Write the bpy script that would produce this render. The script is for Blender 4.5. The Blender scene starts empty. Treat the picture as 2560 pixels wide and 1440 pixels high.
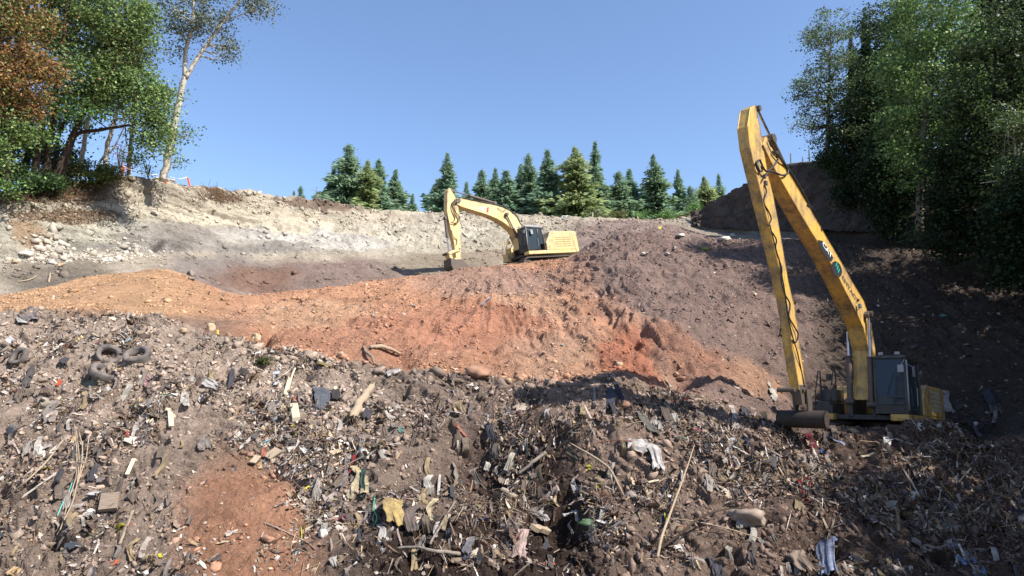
import bpy, math, random
import numpy as np
from mathutils import Vector, Matrix
random.seed(7)
rng = np.random.default_rng(11)
scene = bpy.context.scene
COL = scene.collection
R = math.radians

# ------------------------------------------------------------------ camera
PITCH = 9.0
F_PX = 1707.0
CAM = np.array([0.0, 0.0, 8.0])
cam_data = bpy.data.cameras.new("camera")
cam = bpy.data.objects.new("camera", cam_data)
COL.objects.link(cam)
cam.location = CAM
cam.rotation_euler = (R(90 + PITCH), 0, 0)
cam_data.sensor_width = 36.0
cam_data.lens = 36.0 * F_PX / 2560.0
cam_data.clip_start = 0.1
cam_data.clip_end = 8000
scene.camera = cam

# ------------------------------------------------------------------ sky, sun, exposure
SUN_EL, SUN_AZ = 46.0, 122.0          # azimuth clockwise from +Y
world = bpy.data.worlds.new("World")
scene.world = world
world.use_nodes = True
wn = world.node_tree
bg = wn.nodes["Background"]
sky = wn.nodes.new("ShaderNodeTexSky")
sky.sky_type = 'NISHITA'
sky.sun_disc = False
sky.sun_elevation = R(SUN_EL)
sky.sun_rotation = R(SUN_AZ)
sky.altitude = 100
sky.air_density = 1.0
sky.dust_density = 0.7
sky.ozone_density = 3.0
tint = wn.nodes.new("ShaderNodeMix"); tint.data_type = 'RGBA'; tint.blend_type = 'MULTIPLY'; tint.inputs[0].default_value = 1.0
tint.inputs[7].default_value = (1.0, 1.0, 1.04, 1)
wn.links.new(sky.outputs[0], tint.inputs[6]); wn.links.new(tint.outputs[2], bg.inputs[0])
bg.inputs[1].default_value = 0.12
sun_data = bpy.data.lights.new("sun", 'SUN')
sun_data.energy = 5.0
sun_data.angle = R(0.5)
sun_data.color = (1.0, 0.95, 0.87)
sun = bpy.data.objects.new("sun", sun_data)
COL.objects.link(sun)
sdir = Vector((math.sin(R(SUN_AZ)) * math.cos(R(SUN_EL)), math.cos(R(SUN_AZ)) * math.cos(R(SUN_EL)), math.sin(R(SUN_EL))))
sun.rotation_euler = sdir.to_track_quat('Z', 'Y').to_euler()
sun.location = sdir * 100
vs = scene.view_settings
vs.view_transform = 'Standard'
vs.look = 'None'
vs.exposure = 0.95
vs.gamma = 1.0
scene.render.engine = 'CYCLES'
scene.cycles.max_bounces = 5
scene.cycles.diffuse_bounces = 2
scene.cycles.transparent_max_bounces = 6
scene.cycles.use_denoising = True

# ------------------------------------------------------------------ projection helpers
cp, sp = math.cos(R(PITCH)), math.sin(R(PITCH))
AX_R = np.array([1.0, 0, 0]); AX_U = np.array([0, -sp, cp]); AX_F = np.array([0, cp, sp])
def P(px, py, d):
    px = np.asarray(px, float)[..., None]; py = np.asarray(py, float)[..., None]; d = np.asarray(d, float)[..., None]
    return CAM + d * ((px - 1280) / F_PX * AX_R + (720 - py) / F_PX * AX_U + AX_F)
def proj(p):
    q = np.asarray(p) - CAM
    z = q @ AX_F
    zz = np.where(np.abs(z) < 1e-3, 1e-3, z)
    return 1280 + F_PX * (q @ AX_R) / zz, 720 - F_PX * (q @ AX_U) / zz, z
def lin(c):
    c = np.asarray(c, float) / 255.0
    return np.where(c <= 0.04045, c / 12.92, ((c + 0.055) / 1.055) ** 2.4)

# ------------------------------------------------------------------ numpy noise
def _hash(ix, iy, iz, seed):
    h = (ix.astype(np.uint32) * np.uint32(374761393) + iy.astype(np.uint32) * np.uint32(668265263)
         + iz.astype(np.uint32) * np.uint32(2147483647) + np.uint32((seed * 1274126177) & 0xffffffff))
    h = (h ^ (h >> np.uint32(13))) * np.uint32(1274126177)
    h = h ^ (h >> np.uint32(16))
    return (h & np.uint32(0xffffff)).astype(np.float32) / np.float32(0xffffff) * 2 - 1
def vnoise(p, seed=0):
    p = np.asarray(p, np.float32)
    f = np.floor(p); t = p - f; t = t * t * t * (t * (t * 6 - 15) + 10)
    i = f.astype(np.int64)
    x, y, z = i[..., 0], i[..., 1], i[..., 2]
    tx, ty, tz = t[..., 0], t[..., 1], t[..., 2]
    out = 0
    for dz in (0, 1):
        wz = tz if dz else 1 - tz
        for dy in (0, 1):
            wy = ty if dy else 1 - ty
            a = _hash(x, y + dy, z + dz, seed); b = _hash(x + 1, y + dy, z + dz, seed)
            out = out + wz * wy * (a + (b - a) * tx)
    return out
def fbm(p, freq, octv, seed=0, gain=0.5, ridge=False):
    s = 0; a = 1.0; tot = 0
    p = np.asarray(p, np.float32)
    for o in range(octv):
        n = vnoise(p * freq, seed + o * 17)
        if ridge: n = 1 - 2 * np.abs(n)
        s = s + a * n; tot += a; a *= gain; freq *= 2.03
    return s / tot
def sm(x, a, b):
    t = np.clip((x - a) / (b - a), 0, 1); return t * t * (3 - 2 * t)

# ------------------------------------------------------------------ materials
def mat_base(name, rough=0.8, spec=0.3, metallic=0.0):
    m = bpy.data.materials.new(name); m.use_nodes = True
    nt = m.node_tree; b = nt.nodes["Principled BSDF"]
    b.inputs["Roughness"].default_value = rough
    b.inputs["Specular IOR Level"].default_value = spec
    b.inputs["Metallic"].default_value = metallic
    return m, nt, b
def noise_node(nt, scale, detail=4, rough=0.6, coord=None):
    n = nt.nodes.new("ShaderNodeTexNoise"); n.inputs["Scale"].default_value = scale
    n.inputs["Detail"].default_value = detail; n.inputs["Roughness"].default_value = rough
    if coord: nt.links.new(coord, n.inputs["Vector"])
    return n
def ramp(nt, fac, stops):
    r = nt.nodes.new("ShaderNodeValToRGB"); nt.links.new(fac, r.inputs[0])
    while len(r.color_ramp.elements) < len(stops): r.color_ramp.elements.new(0.5)
    for e, (p, c) in zip(r.color_ramp.elements, stops):
        e.position = p; e.color = (*c, 1) if len(c) == 3 else c
    return r
def mixrgb(nt, fac, a, b, mode='MIX'):
    m = nt.nodes.new("ShaderNodeMix"); m.data_type = 'RGBA'; m.blend_type = mode
    for s, v in ((0, fac), (6, a), (7, b)):
        if hasattr(v, 'links'): nt.links.new(v, m.inputs[s])
        else: m.inputs[s].default_value = v if s == 0 else (*v, 1)
    return m.outputs[2]
def bump(nt, b, hgt, strength, dist):
    bp = nt.nodes.new("ShaderNodeBump"); bp.inputs["Strength"].default_value = strength
    bp.inputs["Distance"].default_value = dist
    nt.links.new(hgt, bp.inputs["Height"]); nt.links.new(bp.outputs[0], b.inputs["Normal"])
def simple_mat(name, col, rough=0.7, spec=0.3, metallic=0.0, var=0.25, scale=6, col2=None, bstr=0.3, bdist=0.01, stretch=None):
    m, nt, b = mat_base(name, rough, spec, metallic)
    tc = nt.nodes.new("ShaderNodeTexCoord"); co = tc.outputs["Object"]
    if stretch:
        mp = nt.nodes.new("ShaderNodeMapping"); mp.inputs["Scale"].default_value = stretch
        nt.links.new(co, mp.inputs[0]); co = mp.outputs[0]
    n = noise_node(nt, scale, 6, 0.65, co)
    c = np.array(col, float); d = np.array(col2 if col2 is not None else c * (1 - var))
    r = ramp(nt, n.outputs[0], [(0.3, tuple(d)), (0.68, tuple(np.minimum(c * (1 + var * 0.4), 1)))])
    nt.links.new(r.outputs[0], b.inputs["Base Color"])
    n2 = noise_node(nt, scale * 6, 4, 0.6, co)
    bump(nt, b, n2.outputs[0], bstr, bdist)
    return m

# soil: colour comes from a per-vertex soil attribute, fine grain from nodes
M_soil, nt, b = mat_base("soil", 0.95, 0.12)
at = nt.nodes.new("ShaderNodeAttribute"); at.attribute_name = "soil"
geo = nt.nodes.new("ShaderNodeNewGeometry"); pos = geo.outputs["Position"]
n1 = noise_node(nt, 3.2, 8, 0.72, pos)
n2 = noise_node(nt, 14, 5, 0.7, pos)
vor = nt.nodes.new("ShaderNodeTexVoronoi"); vor.inputs["Scale"].default_value = 7.0; nt.links.new(pos, vor.inputs["Vector"])
r1 = ramp(nt, n1.outputs[0], [(0.28, (0.62, 0.60, 0.58)), (0.5, (0.98, 0.98, 0.98)), (0.72, (1.28, 1.26, 1.24))])
r2 = ramp(nt, n2.outputs[0], [(0.3, (0.72, 0.70, 0.68)), (0.55, (1.0, 1.0, 1.0)), (0.75, (1.3, 1.28, 1.25))])
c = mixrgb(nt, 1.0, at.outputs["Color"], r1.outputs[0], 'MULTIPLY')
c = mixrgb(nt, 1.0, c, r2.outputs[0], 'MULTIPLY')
sepv = ramp(nt, vor.outputs["Color"], [(0.82, (0, 0, 0)), (0.9, (1, 1, 1))])
dist = ramp(nt, vor.outputs["Distance"], [(0.22, (1, 1, 1)), (0.34, (0, 0, 0))])
mm = mixrgb(nt, 1.0, sepv.outputs[0], dist.outputs[0], 'MULTIPLY')
lighter = mixrgb(nt, 0.5, c, (0.5, 0.46, 0.42))
c = mixrgb(nt, mm, c, lighter)
nt.links.new(c, b.inputs["Base Color"])
n3 = noise_node(nt, 9, 10, 0.75, pos)
n4 = noise_node(nt, 28, 6, 0.7, pos)
v2 = nt.nodes.new("ShaderNodeTexVoronoi"); v2.inputs["Scale"].default_value = 11.0; nt.links.new(pos, v2.inputs["Vector"])
ma = nt.nodes.new("ShaderNodeMath"); ma.operation = 'MULTIPLY_ADD'; nt.links.new(n4.outputs[0], ma.inputs[0]); ma.inputs[1].default_value = 0.45; nt.links.new(n3.outputs[0], ma.inputs[2])
mb = nt.nodes.new("ShaderNodeMath"); mb.operation = 'MULTIPLY_ADD'; nt.links.new(v2.outputs["Distance"], mb.inputs[0]); mb.inputs[1].default_value = -0.35; nt.links.new(ma.outputs[0], mb.inputs[2])
bump(nt, b, mb.outputs[0], 1.0, 0.12)

def attr_mat(name, attr, rough=0.7, spec=0.25, translucent=0.0, nscale=25, bstr=0.4):
    m, nt, b = mat_base(name, rough, spec)
    at = nt.nodes.new("ShaderNodeAttribute"); at.attribute_name = attr
    geo = nt.nodes.new("ShaderNodeNewGeometry")
    n = noise_node(nt, nscale, 4, 0.6, geo.outputs["Position"])
    r = ramp(nt, n.outputs[0], [(0.3, (0.7, 0.68, 0.66)), (0.65, (1.12, 1.12, 1.12))])
    c = mixrgb(nt, 1.0, at.outputs["Color"], r.outputs[0], 'MULTIPLY')
    nt.links.new(c, b.inputs["Base Color"])
    if bstr: bump(nt, b, n.outputs[0], bstr, 0.02)
    if translucent:
        tr = nt.nodes.new("ShaderNodeBsdfTranslucent"); nt.links.new(c, tr.inputs[0])
        mx = nt.nodes.new("ShaderNodeMixShader"); mx.inputs[0].default_value = translucent
        nt.links.new(b.outputs[0], mx.inputs[1]); nt.links.new(tr.outputs[0], mx.inputs[2])
        nt.links.new(mx.outputs[0], nt.nodes["Material Output"].inputs[0])
    return m
M_stone = attr_mat("loose_stone", "tint", 0.9, 0.15)
M_litter = attr_mat("litter_scraps", "tint", 0.6, 0.35, 0.12)
M_leaf = attr_mat("leaves", "tint", 0.55, 0.3, 0.28, nscale=1.2, bstr=0)
M_needle = attr_mat("needles", "tint", 0.75, 0.15, 0.42, nscale=0.8, bstr=0)
M_bark = simple_mat("dark_bark", (0.075, 0.055, 0.042), 0.9, 0.1, var=0.5, scale=4, stretch=(4, 4, 1), bstr=0.8, bdist=0.03)
M_birch = simple_mat("pale_bark", (0.62, 0.58, 0.50), 0.8, 0.2, var=0.3, scale=5, col2=(0.16, 0.13, 0.10), stretch=(1.5, 1.5, 4), bstr=0.5, bdist=0.02)
M_greybark = simple_mat("grey_bark", (0.20, 0.17, 0.14), 0.9, 0.1, var=0.5, scale=4, stretch=(3, 3, 1))
M_rubber = simple_mat("rubber", (0.05, 0.046, 0.047), 0.85, 0.2, var=0.2, scale=3.5, col2=(0.20, 0.165, 0.14), bstr=0.6, bdist=0.01)
M_wood = simple_mat("weathered_wood", (0.33, 0.255, 0.18), 0.85, 0.15, var=0.4, scale=5, stretch=(1, 8, 8))
M_woodpale = simple_mat("pale_wood", (0.46, 0.39, 0.28), 0.8, 0.15, var=0.3, scale=5, stretch=(1, 8, 8))
M_wooddark = simple_mat("dirty_wood", (0.22, 0.17, 0.13), 0.9, 0.1, var=0.4, scale=5, stretch=(1, 8, 8))
M_black = simple_mat("black_paint", (0.022, 0.022, 0.024), 0.45, 0.4, var=0.3, scale=3, col2=(0.07, 0.06, 0.05))
M_steel = simple_mat("dark_steel", (0.07, 0.062, 0.058), 0.55, 0.5, 0.4, var=0.4, scale=4, col2=(0.13, 0.09, 0.065))
M_chrome = simple_mat("chrome_rod", (0.42, 0.42, 0.44), 0.25, 0.6, 0.9, var=0.3)
M_bucket = simple_mat("worn_shaded_bucket_steel", (0.022, 0.018, 0.016), 0.75, 0.3, 0.1, var=0.5, scale=3, col2=(0.05, 0.036, 0.028), bstr=0.5, bdist=0.02)  # dirty steel, taken near black to hold the shade on the bucket
M_hose = simple_mat("hose", (0.02, 0.02, 0.02), 0.5, 0.4)
M_tarp = simple_mat("grey_sheeting", (0.085, 0.064, 0.052), 0.85, 0.12, var=0.5, scale=0.7, bstr=1.0, bdist=0.16)
M_orange = simple_mat("orange_paint", (0.85, 0.13, 0.04), 0.6, 0.3, var=0.15)
M_white = simple_mat("white_paint", (0.8, 0.8, 0.78), 0.5, 0.4, var=0.1)
M_greym = simple_mat("grey_metal", (0.30, 0.30, 0.31), 0.5, 0.5, 0.3, var=0.2)
def paint(name, col, dirt):
    m, nt, b = mat_base(name, 0.34, 0.5)
    tc = nt.nodes.new("ShaderNodeTexCoord")
    n = noise_node(nt, 1.6, 8, 0.7, tc.outputs["Object"])
    n2 = noise_node(nt, 14, 5, 0.7, tc.outputs["Object"])
    r = ramp(nt, n.outputs[0], [(0.36, tuple(np.array(dirt) * 0.55)), (0.44, dirt), (0.56, col)])
    r2 = ramp(nt, n2.outputs[0], [(0.32, (0.72, 0.68, 0.64)), (0.5, (1, 1, 1))])
    mp = nt.nodes.new("ShaderNodeMapping"); mp.inputs["Scale"].default_value = (5, 5, 0.5); nt.links.new(tc.outputs["Object"], mp.inputs[0])
    ns = noise_node(nt, 1.5, 6, 0.7, mp.outputs[0]); rs = ramp(nt, ns.outputs[0], [(0.36, (0.62, 0.56, 0.5)), (0.48, (1, 1, 1))])
    c = mixrgb(nt, 0.15, r.outputs[0], col); c = mixrgb(nt, 0.8, c, rs.outputs[0], 'MULTIPLY'); c = mixrgb(nt, 1.0, c, r2.outputs[0], 'MULTIPLY')
    nt.links.new(c, b.inputs["Base Color"])
    rr = ramp(nt, n.outputs[0], [(0.35, (0.7, 0.7, 0.7)), (0.6, (0.32, 0.32, 0.32))]); nt.links.new(rr.outputs[0], b.inputs["Roughness"])
    bump(nt, b, n2.outputs[0], 0.15, 0.004)
    return m
M_yellow = paint("weathered_yellow_paint", (0.62, 0.37, 0.085), (0.34, 0.23, 0.11))
M_yellow2 = paint("clean_yellow_paint", (0.72, 0.50, 0.20), (0.54, 0.41, 0.23))
M_glass, nt, b = mat_base("cab_glass", 0.06, 0.6)
b.inputs["Base Color"].default_value = (0.06, 0.085, 0.11, 1)
b.inputs["Transmission Weight"].default_value = 0.45
b.inputs["IOR"].default_value = 1.3

# ------------------------------------------------------------------ object helpers
def tag(o, label=None, cat=None, group=None, kind=None):
    if label: o["label"] = label
    if cat: o["category"] = cat
    if group: o["group"] = group
    if kind: o["kind"] = kind
    return o
def np_mesh(name, verts, quads=None, tris=None, mat=None, colors=None, cname="tint", smooth=False):
    me = bpy.data.meshes.new(name)
    verts = np.asarray(verts, np.float32).reshape(-1, 3)
    nq = 0 if quads is None else len(quads); ntri = 0 if tris is None else len(tris)
    loops = []; 
    if nq: loops.append(np.asarray(quads, np.int32).ravel())
    if ntri: loops.append(np.asarray(tris, np.int32).ravel())
    loops = np.concatenate(loops)
    me.vertices.add(len(verts)); me.vertices.foreach_set("co", verts.ravel())
    me.loops.add(len(loops)); me.loops.foreach_set("vertex_index", loops)
    me.polygons.add(nq + ntri)
    st = np.concatenate([np.arange(nq) * 4, nq * 4 + np.arange(ntri) * 3]).astype(np.int32)
    me.polygons.foreach_set("loop_start", st)
    me.update(calc_edges=True)
    if smooth: me.polygons.foreach_set("use_smooth", np.ones(nq + ntri, bool))
    if colors is not None:
        a = me.attributes.new(cname, 'FLOAT_COLOR', 'POINT')
        cc = np.ones((len(verts), 4), np.float32); cc[:, :3] = colors
        a.data.foreach_set("color", cc.ravel())
    if mat: me.materials.append(mat)
    me.validate()
    return me
def link(name, me, parent=None, loc=None):
    o = bpy.data.objects.new(name, me); COL.objects.link(o)
    if parent is not None: o.parent = parent
    if loc is not None: o.location = loc
    return o
def empty(name, loc, rot=None):
    o = bpy.data.objects.new(name, None); COL.objects.link(o); o.location = loc
    o.empty_display_size = 0.5
    if rot is not None: o.rotation_euler = rot
    return o

class MB:
    """collects shapes into ONE mesh"""
    def __init__(s): s.v = []; s.f = []
    def add(s, vs, fs):
        n = len(s.v); s.v += [tuple(map(float, v)) for v in vs]; s.f += [tuple(i + n for i in f) for f in fs]; return s
    def hexa(s, p8):   # bottom 4 (ccw from above), top 4
        return s.add(p8, [(3, 2, 1, 0), (4, 5, 6, 7), (0, 1, 5, 4), (1, 2, 6, 5), (2, 3, 7, 6), (3, 0, 4, 7)])
    def box(s, x0, x1, y0, y1, z0, z1):
        return s.hexa([(x0, y0, z0), (x1, y0, z0), (x1, y1, z0), (x0, y1, z0), (x0, y0, z1), (x1, y0, z1), (x1, y1, z1), (x0, y1, z1)])
    def prism(s, poly, y0, y1, y0b=None, y1b=None, n_half=None):   # poly in (x,z), extruded along y ; ys may be lists
        n = len(poly)
        a0 = y0 if hasattr(y0, '__len__') else [y0] * n; a1 = y1 if hasattr(y1, '__len__') else [y1] * n
        vs = [(p[0], a0[i], p[1]) for i, p in enumerate(poly)] + [(p[0], a1[i], p[1]) for i, p in enumerate(poly)]
        fs = [tuple(range(n)), tuple(reversed(range(n, 2 * n)))]
        for i in range(n):
            j = (i + 1) % n; fs.append((j, i, i + n, j + n))
        return s.add(vs, fs)
    def strip_prism(s, A, B, w):      # two matching (x,z) rails, half width list w
        n = len(A); vs = []
        for i in range(n):
            vs += [(A[i][0], -w[i], A[i][1]), (B[i][0], -w[i], B[i][1]), (B[i][0], w[i], B[i][1]), (A[i][0], w[i], A[i][1])]
        fs = [(0, 1, 2, 3), (4 * n - 1, 4 * n - 2, 4 * n - 3, 4 * n - 4)]
        for i in range(n - 1):
            for k in range(4):
                a = 4 * i + k; b2 = 4 * i + (k + 1) % 4; fs.append((a, a + 4, b2 + 4, b2))
        return s.add(vs, fs)
    def tube(s, pts, r, seg=8, caps=True):
        pts = [Vector(p) for p in pts]; n = len(pts)
        rs = r if hasattr(r, '__len__') else [r] * n
        base = len(s.v); up = None
        for i, p in enumerate(pts):
            t = (pts[min(i + 1, n - 1)] - pts[max(i - 1, 0)])
            if t.length < 1e-6: t = Vector((0, 0, 1))
            t.normalize()
            if up is None: up = t.orthogonal().normalized()
            up = (up - t * up.dot(t))
            if up.length < 1e-5: up = t.orthogonal()
            up.normalize(); w = t.cross(up)
            for k in range(seg):
                a = 2 * math.pi * k / seg; q = p + (up * math.cos(a) + w * math.sin(a)) * rs[i]
                s.v.append(tuple(q))
        for i in range(n - 1):
            for k in range(seg):
                a = base + i * seg + k; b2 = base + i * seg + (k + 1) % seg
                s.f.append((a, b2, b2 + seg, a + seg))
        if caps:
            s.f.append(tuple(base + k for k in reversed(range(seg)))); s.f.append(tuple(base + (n - 1) * seg + k for k in range(seg)))
        return s
    def cyl(s, a, b2, r, seg=14): return s.tube([a, b2], r, seg)
    def build(s, name, mat, parent=None, smooth=False, bevel=0.0, loc=None):
        me = bpy.data.meshes.new(name); me.from_pydata(s.v, [], s.f); me.materials.append(mat)
        if smooth: me.polygons.foreach_set("use_smooth", [True] * len(me.polygons))
        me.update()
        o = link(name, me, parent, loc)
        if bevel:
            m = o.modifiers.new("bevel", 'BEVEL'); m.width = bevel; m.segments = 2; m.limit_method = 'ANGLE'; m.angle_limit = R(40)
        return o

# ------------------------------------------------------------------ TERRAIN
# feature lines: (px, py, depth) knots, near -> far
FL = {}
FL['A'] = [(-9000, 1700, 9), (-400, 1900, 10), (2700, 1900, 11.5), (3400, 1500, 12), (9000, 1350, 12)]
FL['B'] = [(-9000, 1350, 13), (-400, 1440, 13.2), (0, 1440, 13.4), (500, 1440, 13.6), (1000, 1440, 14), (1500, 1440, 14.2), (2000, 1440, 15), (2560, 1440, 16), (3300, 1200, 16), (9000, 1150, 16)]
FL['G'] = [(-9000, 780, 24), (-300, 790, 23.5), (0, 785, 23.5), (200, 768, 24.5), (400, 790, 24), (600, 850, 23.5), (800, 890, 23.4), (1000, 925, 23.2), (1200, 945, 23.2), (1400, 950, 22.8), (1550, 925, 22.6), (1650, 960, 22), (1800, 1000, 21.2), (1900, 1040, 20.6), (2000, 1075, 20.2), (2200, 1084, 20), (2400, 1080, 20.4), (2560, 1085, 20.6), (3200, 1000, 21), (9000, 980, 21)]
FL['H'] = [(-9000, 770, 26), (0, 772, 26), (400, 755, 27), (700, 825, 26.5), (1000, 855, 27.5), (1300, 872, 28.5), (1600, 860, 28), (1750, 900, 26.5), (1850, 970, 25.5), (1950, 1060, 25.5), (2100, 1098, 26), (2400, 1090, 26.5), (2560, 1040, 26.5), (3200, 940, 27), (9000, 920, 27)]
FL['R'] = [(-9000, 740, 30), (0, 745, 30), (200, 700, 33), (400, 672, 36), (470, 692, 36.5), (560, 730, 37), (640, 745, 37.5), (830, 720, 39), (1000, 697, 41.5), (1100, 682, 43.5), (1180, 668, 45), (1300, 658, 47), (1400, 652, 47.5), (1460, 624, 48), (1530, 575, 50), (1600, 556, 52), (1680, 562, 52), (1760, 590, 50), (1850, 600, 48), (2000, 596, 46), (2200, 612, 43), (2560, 650, 38), (3200, 660, 36), (9000, 660, 36)]
FL['V'] = [(-9000, 700, 32), (0, 722, 31.5), (200, 685, 34.5), (400, 665, 37.5), (480, 694, 39), (640, 752, 42), (830, 730, 44), (1000, 708, 47), (1180, 690, 51), (1300, 676, 54), (1440, 668, 56), (1530, 600, 57), (1600, 575, 58), (1680, 575, 58), (1760, 596, 54), (1850, 604, 51), (2000, 598, 48), (2200, 612, 44.5), (2560, 640, 40), (9000, 640, 38)]
FL['P'] = [(-9000, 640, 34), (0, 655, 33.5), (200, 640, 36.5), (400, 632, 40.5), (600, 640, 47), (800, 640, 50), (1000, 640, 54), (1180, 630, 58), (1300, 622, 61), (1450, 600, 63), (1600, 563, 64), (1700, 566, 66), (1745, 574, 68), (1850, 584, 61), (2000, 590, 52.5), (2100, 596, 48), (2200, 600, 45), (2560, 600, 42), (9000, 600, 40)]
FL['Q'] = [(-9000, 560, 36), (0, 565, 35.5), (200, 560, 38.5), (400, 556, 43), (600, 572, 51), (800, 590, 55), (1000, 592, 60), (1200, 585, 64), (1400, 575, 67), (1600, 557, 68), (1700, 560, 69), (1760, 552, 68.5), (1850, 530, 62.5), (2000, 500, 54), (2100, 500, 50), (2200, 500, 47.5), (2560, 500, 43), (9000, 500, 41)]
FL['T'] = [(-9000, 440, 40), (-300, 470, 37), (0, 476, 38), (150, 464, 39.5), (290, 440, 43), (400, 449, 45), (500, 466, 50), (620, 480, 54), (760, 498, 59), (900, 521, 63), (1050, 531, 67), (1200, 534, 70), (1400, 541, 73), (1600, 550, 75), (1690, 552, 76), (1735, 540, 71), (1790, 500, 68), (1850, 468, 64.5), (1900, 440, 61.5), (1960, 408, 58), (2060, 402, 54), (2200, 400, 50), (2560, 400, 47), (9000, 380, 45)]
inner = np.linspace(-190, 2750, 1180)
outL = -190 - np.geomspace(8, 8500, 40)[::-1]; outR = 2750 + np.geomspace(8, 6000, 40)
PXC = np.concatenate([outL, inner, outR]); NC = len(PXC)
def feat(name):
    a = np.array(FL[name]); 
    py = np.interp(PXC, a[:, 0], a[:, 1]); d = np.interp(PXC, a[:, 0], a[:, 2])
    k = np.exp(-0.5 * (np.arange(-24, 25) / 8.0) ** 2); k /= k.sum()
    s0, s1 = 40, 40 + len(inner)
    for arr in (py, d):
        seg = np.pad(arr[s0:s1], 24, mode='edge'); arr[s0:s1] = np.convolve(seg, k, 'valid')
    return py, d
rows = []; rowpy = []; names = ['A', 'B', 'G', 'H', 'R', 'V', 'P', 'Q', 'T']
counts = {'A': 40, 'B': 265, 'G': 60, 'H': 175, 'R': 16, 'V': 70, 'P': 70, 'Q': 75}
W = {}; PYF = {}
for n in names:
    py, d = feat(n); W[n] = P(PXC, py, d); PYF[n] = py
rowpos = []; rowseg = []
near = W['A'].copy()
for (dy, zz) in ((-600, 2.0), (-60, 2.0), (-14, 2.2), (-5, 2.4)):
    q = near.copy(); q[:, 1] = np.minimum(q[:, 1] + dy, q[:, 1]); q[:, 2] = zz + 0 * q[:, 2]; rowpos.append(q); rowseg.append(-1)
for k in range(len(names) - 1):
    a, b2 = names[k], names[k + 1]; n = counts[a]
    for i in range(n):
        t = i / n; rowpos.append(W[a] * (1 - t) + W[b2] * t); rowseg.append(k + t)
rowpos.append(W['T']); rowseg.append(8.0)
for (m, dz) in ((1.03, 0.1), (1.08, 0.0), (1.2, 0.2), (1.6, 0.4), (3, 0), (12, -4), (60, -30)):
    q = W['T'].copy(); q[:, :2] = CAM[:2] + (q[:, :2] - CAM[:2]) * m; q[:, 2] += dz; rowpos.append(q); rowseg.append(8.0 + m / 10)
G = np.array(rowpos); SEG = np.array(rowseg); NR = len(G)
# round the profile a little
k = np.exp(-0.5 * (np.arange(-6, 7) / 2.5) ** 2); k /= k.sum()
Gs = G.copy()
for r_ in range(12, NR - 14):
    Gs[r_] = np.tensordot(k, G[r_ - 6:r_ + 7], axes=(0, 0))
G = Gs
def grid_normals(G):
    du = np.gradient(G, axis=1); dv = np.gradient(G, axis=0)
    n = np.cross(du, dv); n /= np.linalg.norm(n, axis=2, keepdims=True) + 1e-9
    n[n[..., 2] < 0] *= -1
    return n
N0 = grid_normals(G)
SX, SY, SD = proj(G)
seg = SEG[:, None] + 0 * SX
fine = (sm(SX, -700, -200) * (1 - sm(SX, 2760, 3300))) * (seg > -0.5) * (seg < 8.6)
p3 = G.astype(np.float32)
w1 = fbm(p3, 0.35, 4, 5); w2 = fbm(p3, 0.35, 4, 91)
wx, wy = SX + w1 * 60, SY + w2 * 26            # warped picture-plane coordinates used only to lay out soil patches on the ground
def ell(cx, cy, rx, ry, ang=0, soft=0.35):
    a = R(ang); dx, dy = wx - cx, wy - cy
    u = (dx * math.cos(a) + dy * math.sin(a)) / rx; v = (-dx * math.sin(a) + dy * math.cos(a)) / ry
    return 1 - sm(np.sqrt(u * u + v * v), 1 - soft, 1 + soft)
segw = seg + w2 * 0.10
garb = 1 - sm(segw, 1.97, 2.06)
gr_right = sm(SX, 1830, 1980)
garb = garb * (seg > -0.5)
lowred = ell(645, 1350, 175, 215, 0)
wetd = np.maximum(np.maximum(ell(1310, 1200, 180, 130, 15), ell(1180, 1400, 330, 110)), ell(1330, 1330, 170, 130))
cliff = sm(segw, 5.9, 6.15) * (1 - sm(SX, 1420, 1600))
redz = sm(segw, 1.98, 2.05) * (1 - sm(seg, 4.0, 4.1)) * (1 - sm(SX + (760 - SY) * 0.75, 1470, 1600))
# displacement
f_big = fbm(p3, 0.45, 3, 1)
f_mid = fbm(p3, 1.6, 4, 2)
f_fine = fbm(p3, 7.0, 3, 3)
f_ridge = fbm(p3, 2.4, 4, 4, ridge=True)
f_lump = np.abs(fbm(p3, 1.1, 4, 8))
pst = p3 * np.array([1.0, 0.22, 0.22], np.float32); pst[..., 0] += (f_big * 0.8)
f_rill = fbm(pst, 1.7, 4, 12, ridge=True)
disp = f_big * 0.20 + f_mid * 0.07 + f_fine * 0.03
disp = disp + garb * (1 - 0.6 * lowred) * (f_ridge * 0.06 + f_mid * 0.08 - f_lump * 0.12 + f_fine * 0.04)
rz = (sm(seg, 2.05, 2.3) * (1 - sm(seg, 3.9, 4.05)))
gsc = fbm(np.stack([G[..., 0] * 0.55 + 0.6 * f_big, G[..., 2] * 0.9 + G[..., 1] * 0.35 + 0.9 * f_mid, 0 * G[..., 0] + 3], -1).astype(np.float32), 0.75, 3, 79)
disp = disp + garb * (1 - 0.7 * lowred) * (np.sin(gsc * 16 + 0.55 * np.sin(gsc * 16)) * 0.085)
hole = sm(fbm(p3, 1.0, 3, 83), 0.38, 0.6); disp = disp - garb * (1 - 0.7 * lowred) * hole * 0.35
disp = disp + rz * (f_rill * 0.20 * sm(SX, 400, 800)) * (0.5 + 0.5 * sm(SX, 1350, 1500) + 0.2)
pcl = p3 * np.array([1.0, 1.0, 0.25], np.float32)
f_flute = fbm(pcl, 1.1, 4, 31, ridge=True)
pstr = p3 * np.array([0.12, 0.12, 1.3], np.float32)
f_strat = fbm(pstr, 1.0, 4, 37)
cl_mask = sm(seg, 5.9, 6.3) * (1 - sm(seg, 7.9, 8.0)) * (1 - sm(SX, 1450, 1600))
disp = disp + cl_mask * (f_flute * 0.24 * sm(SX, 560, 800) + f_flute * 0.10 + f_strat * 0.6 + f_lump * 0.2)
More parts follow.
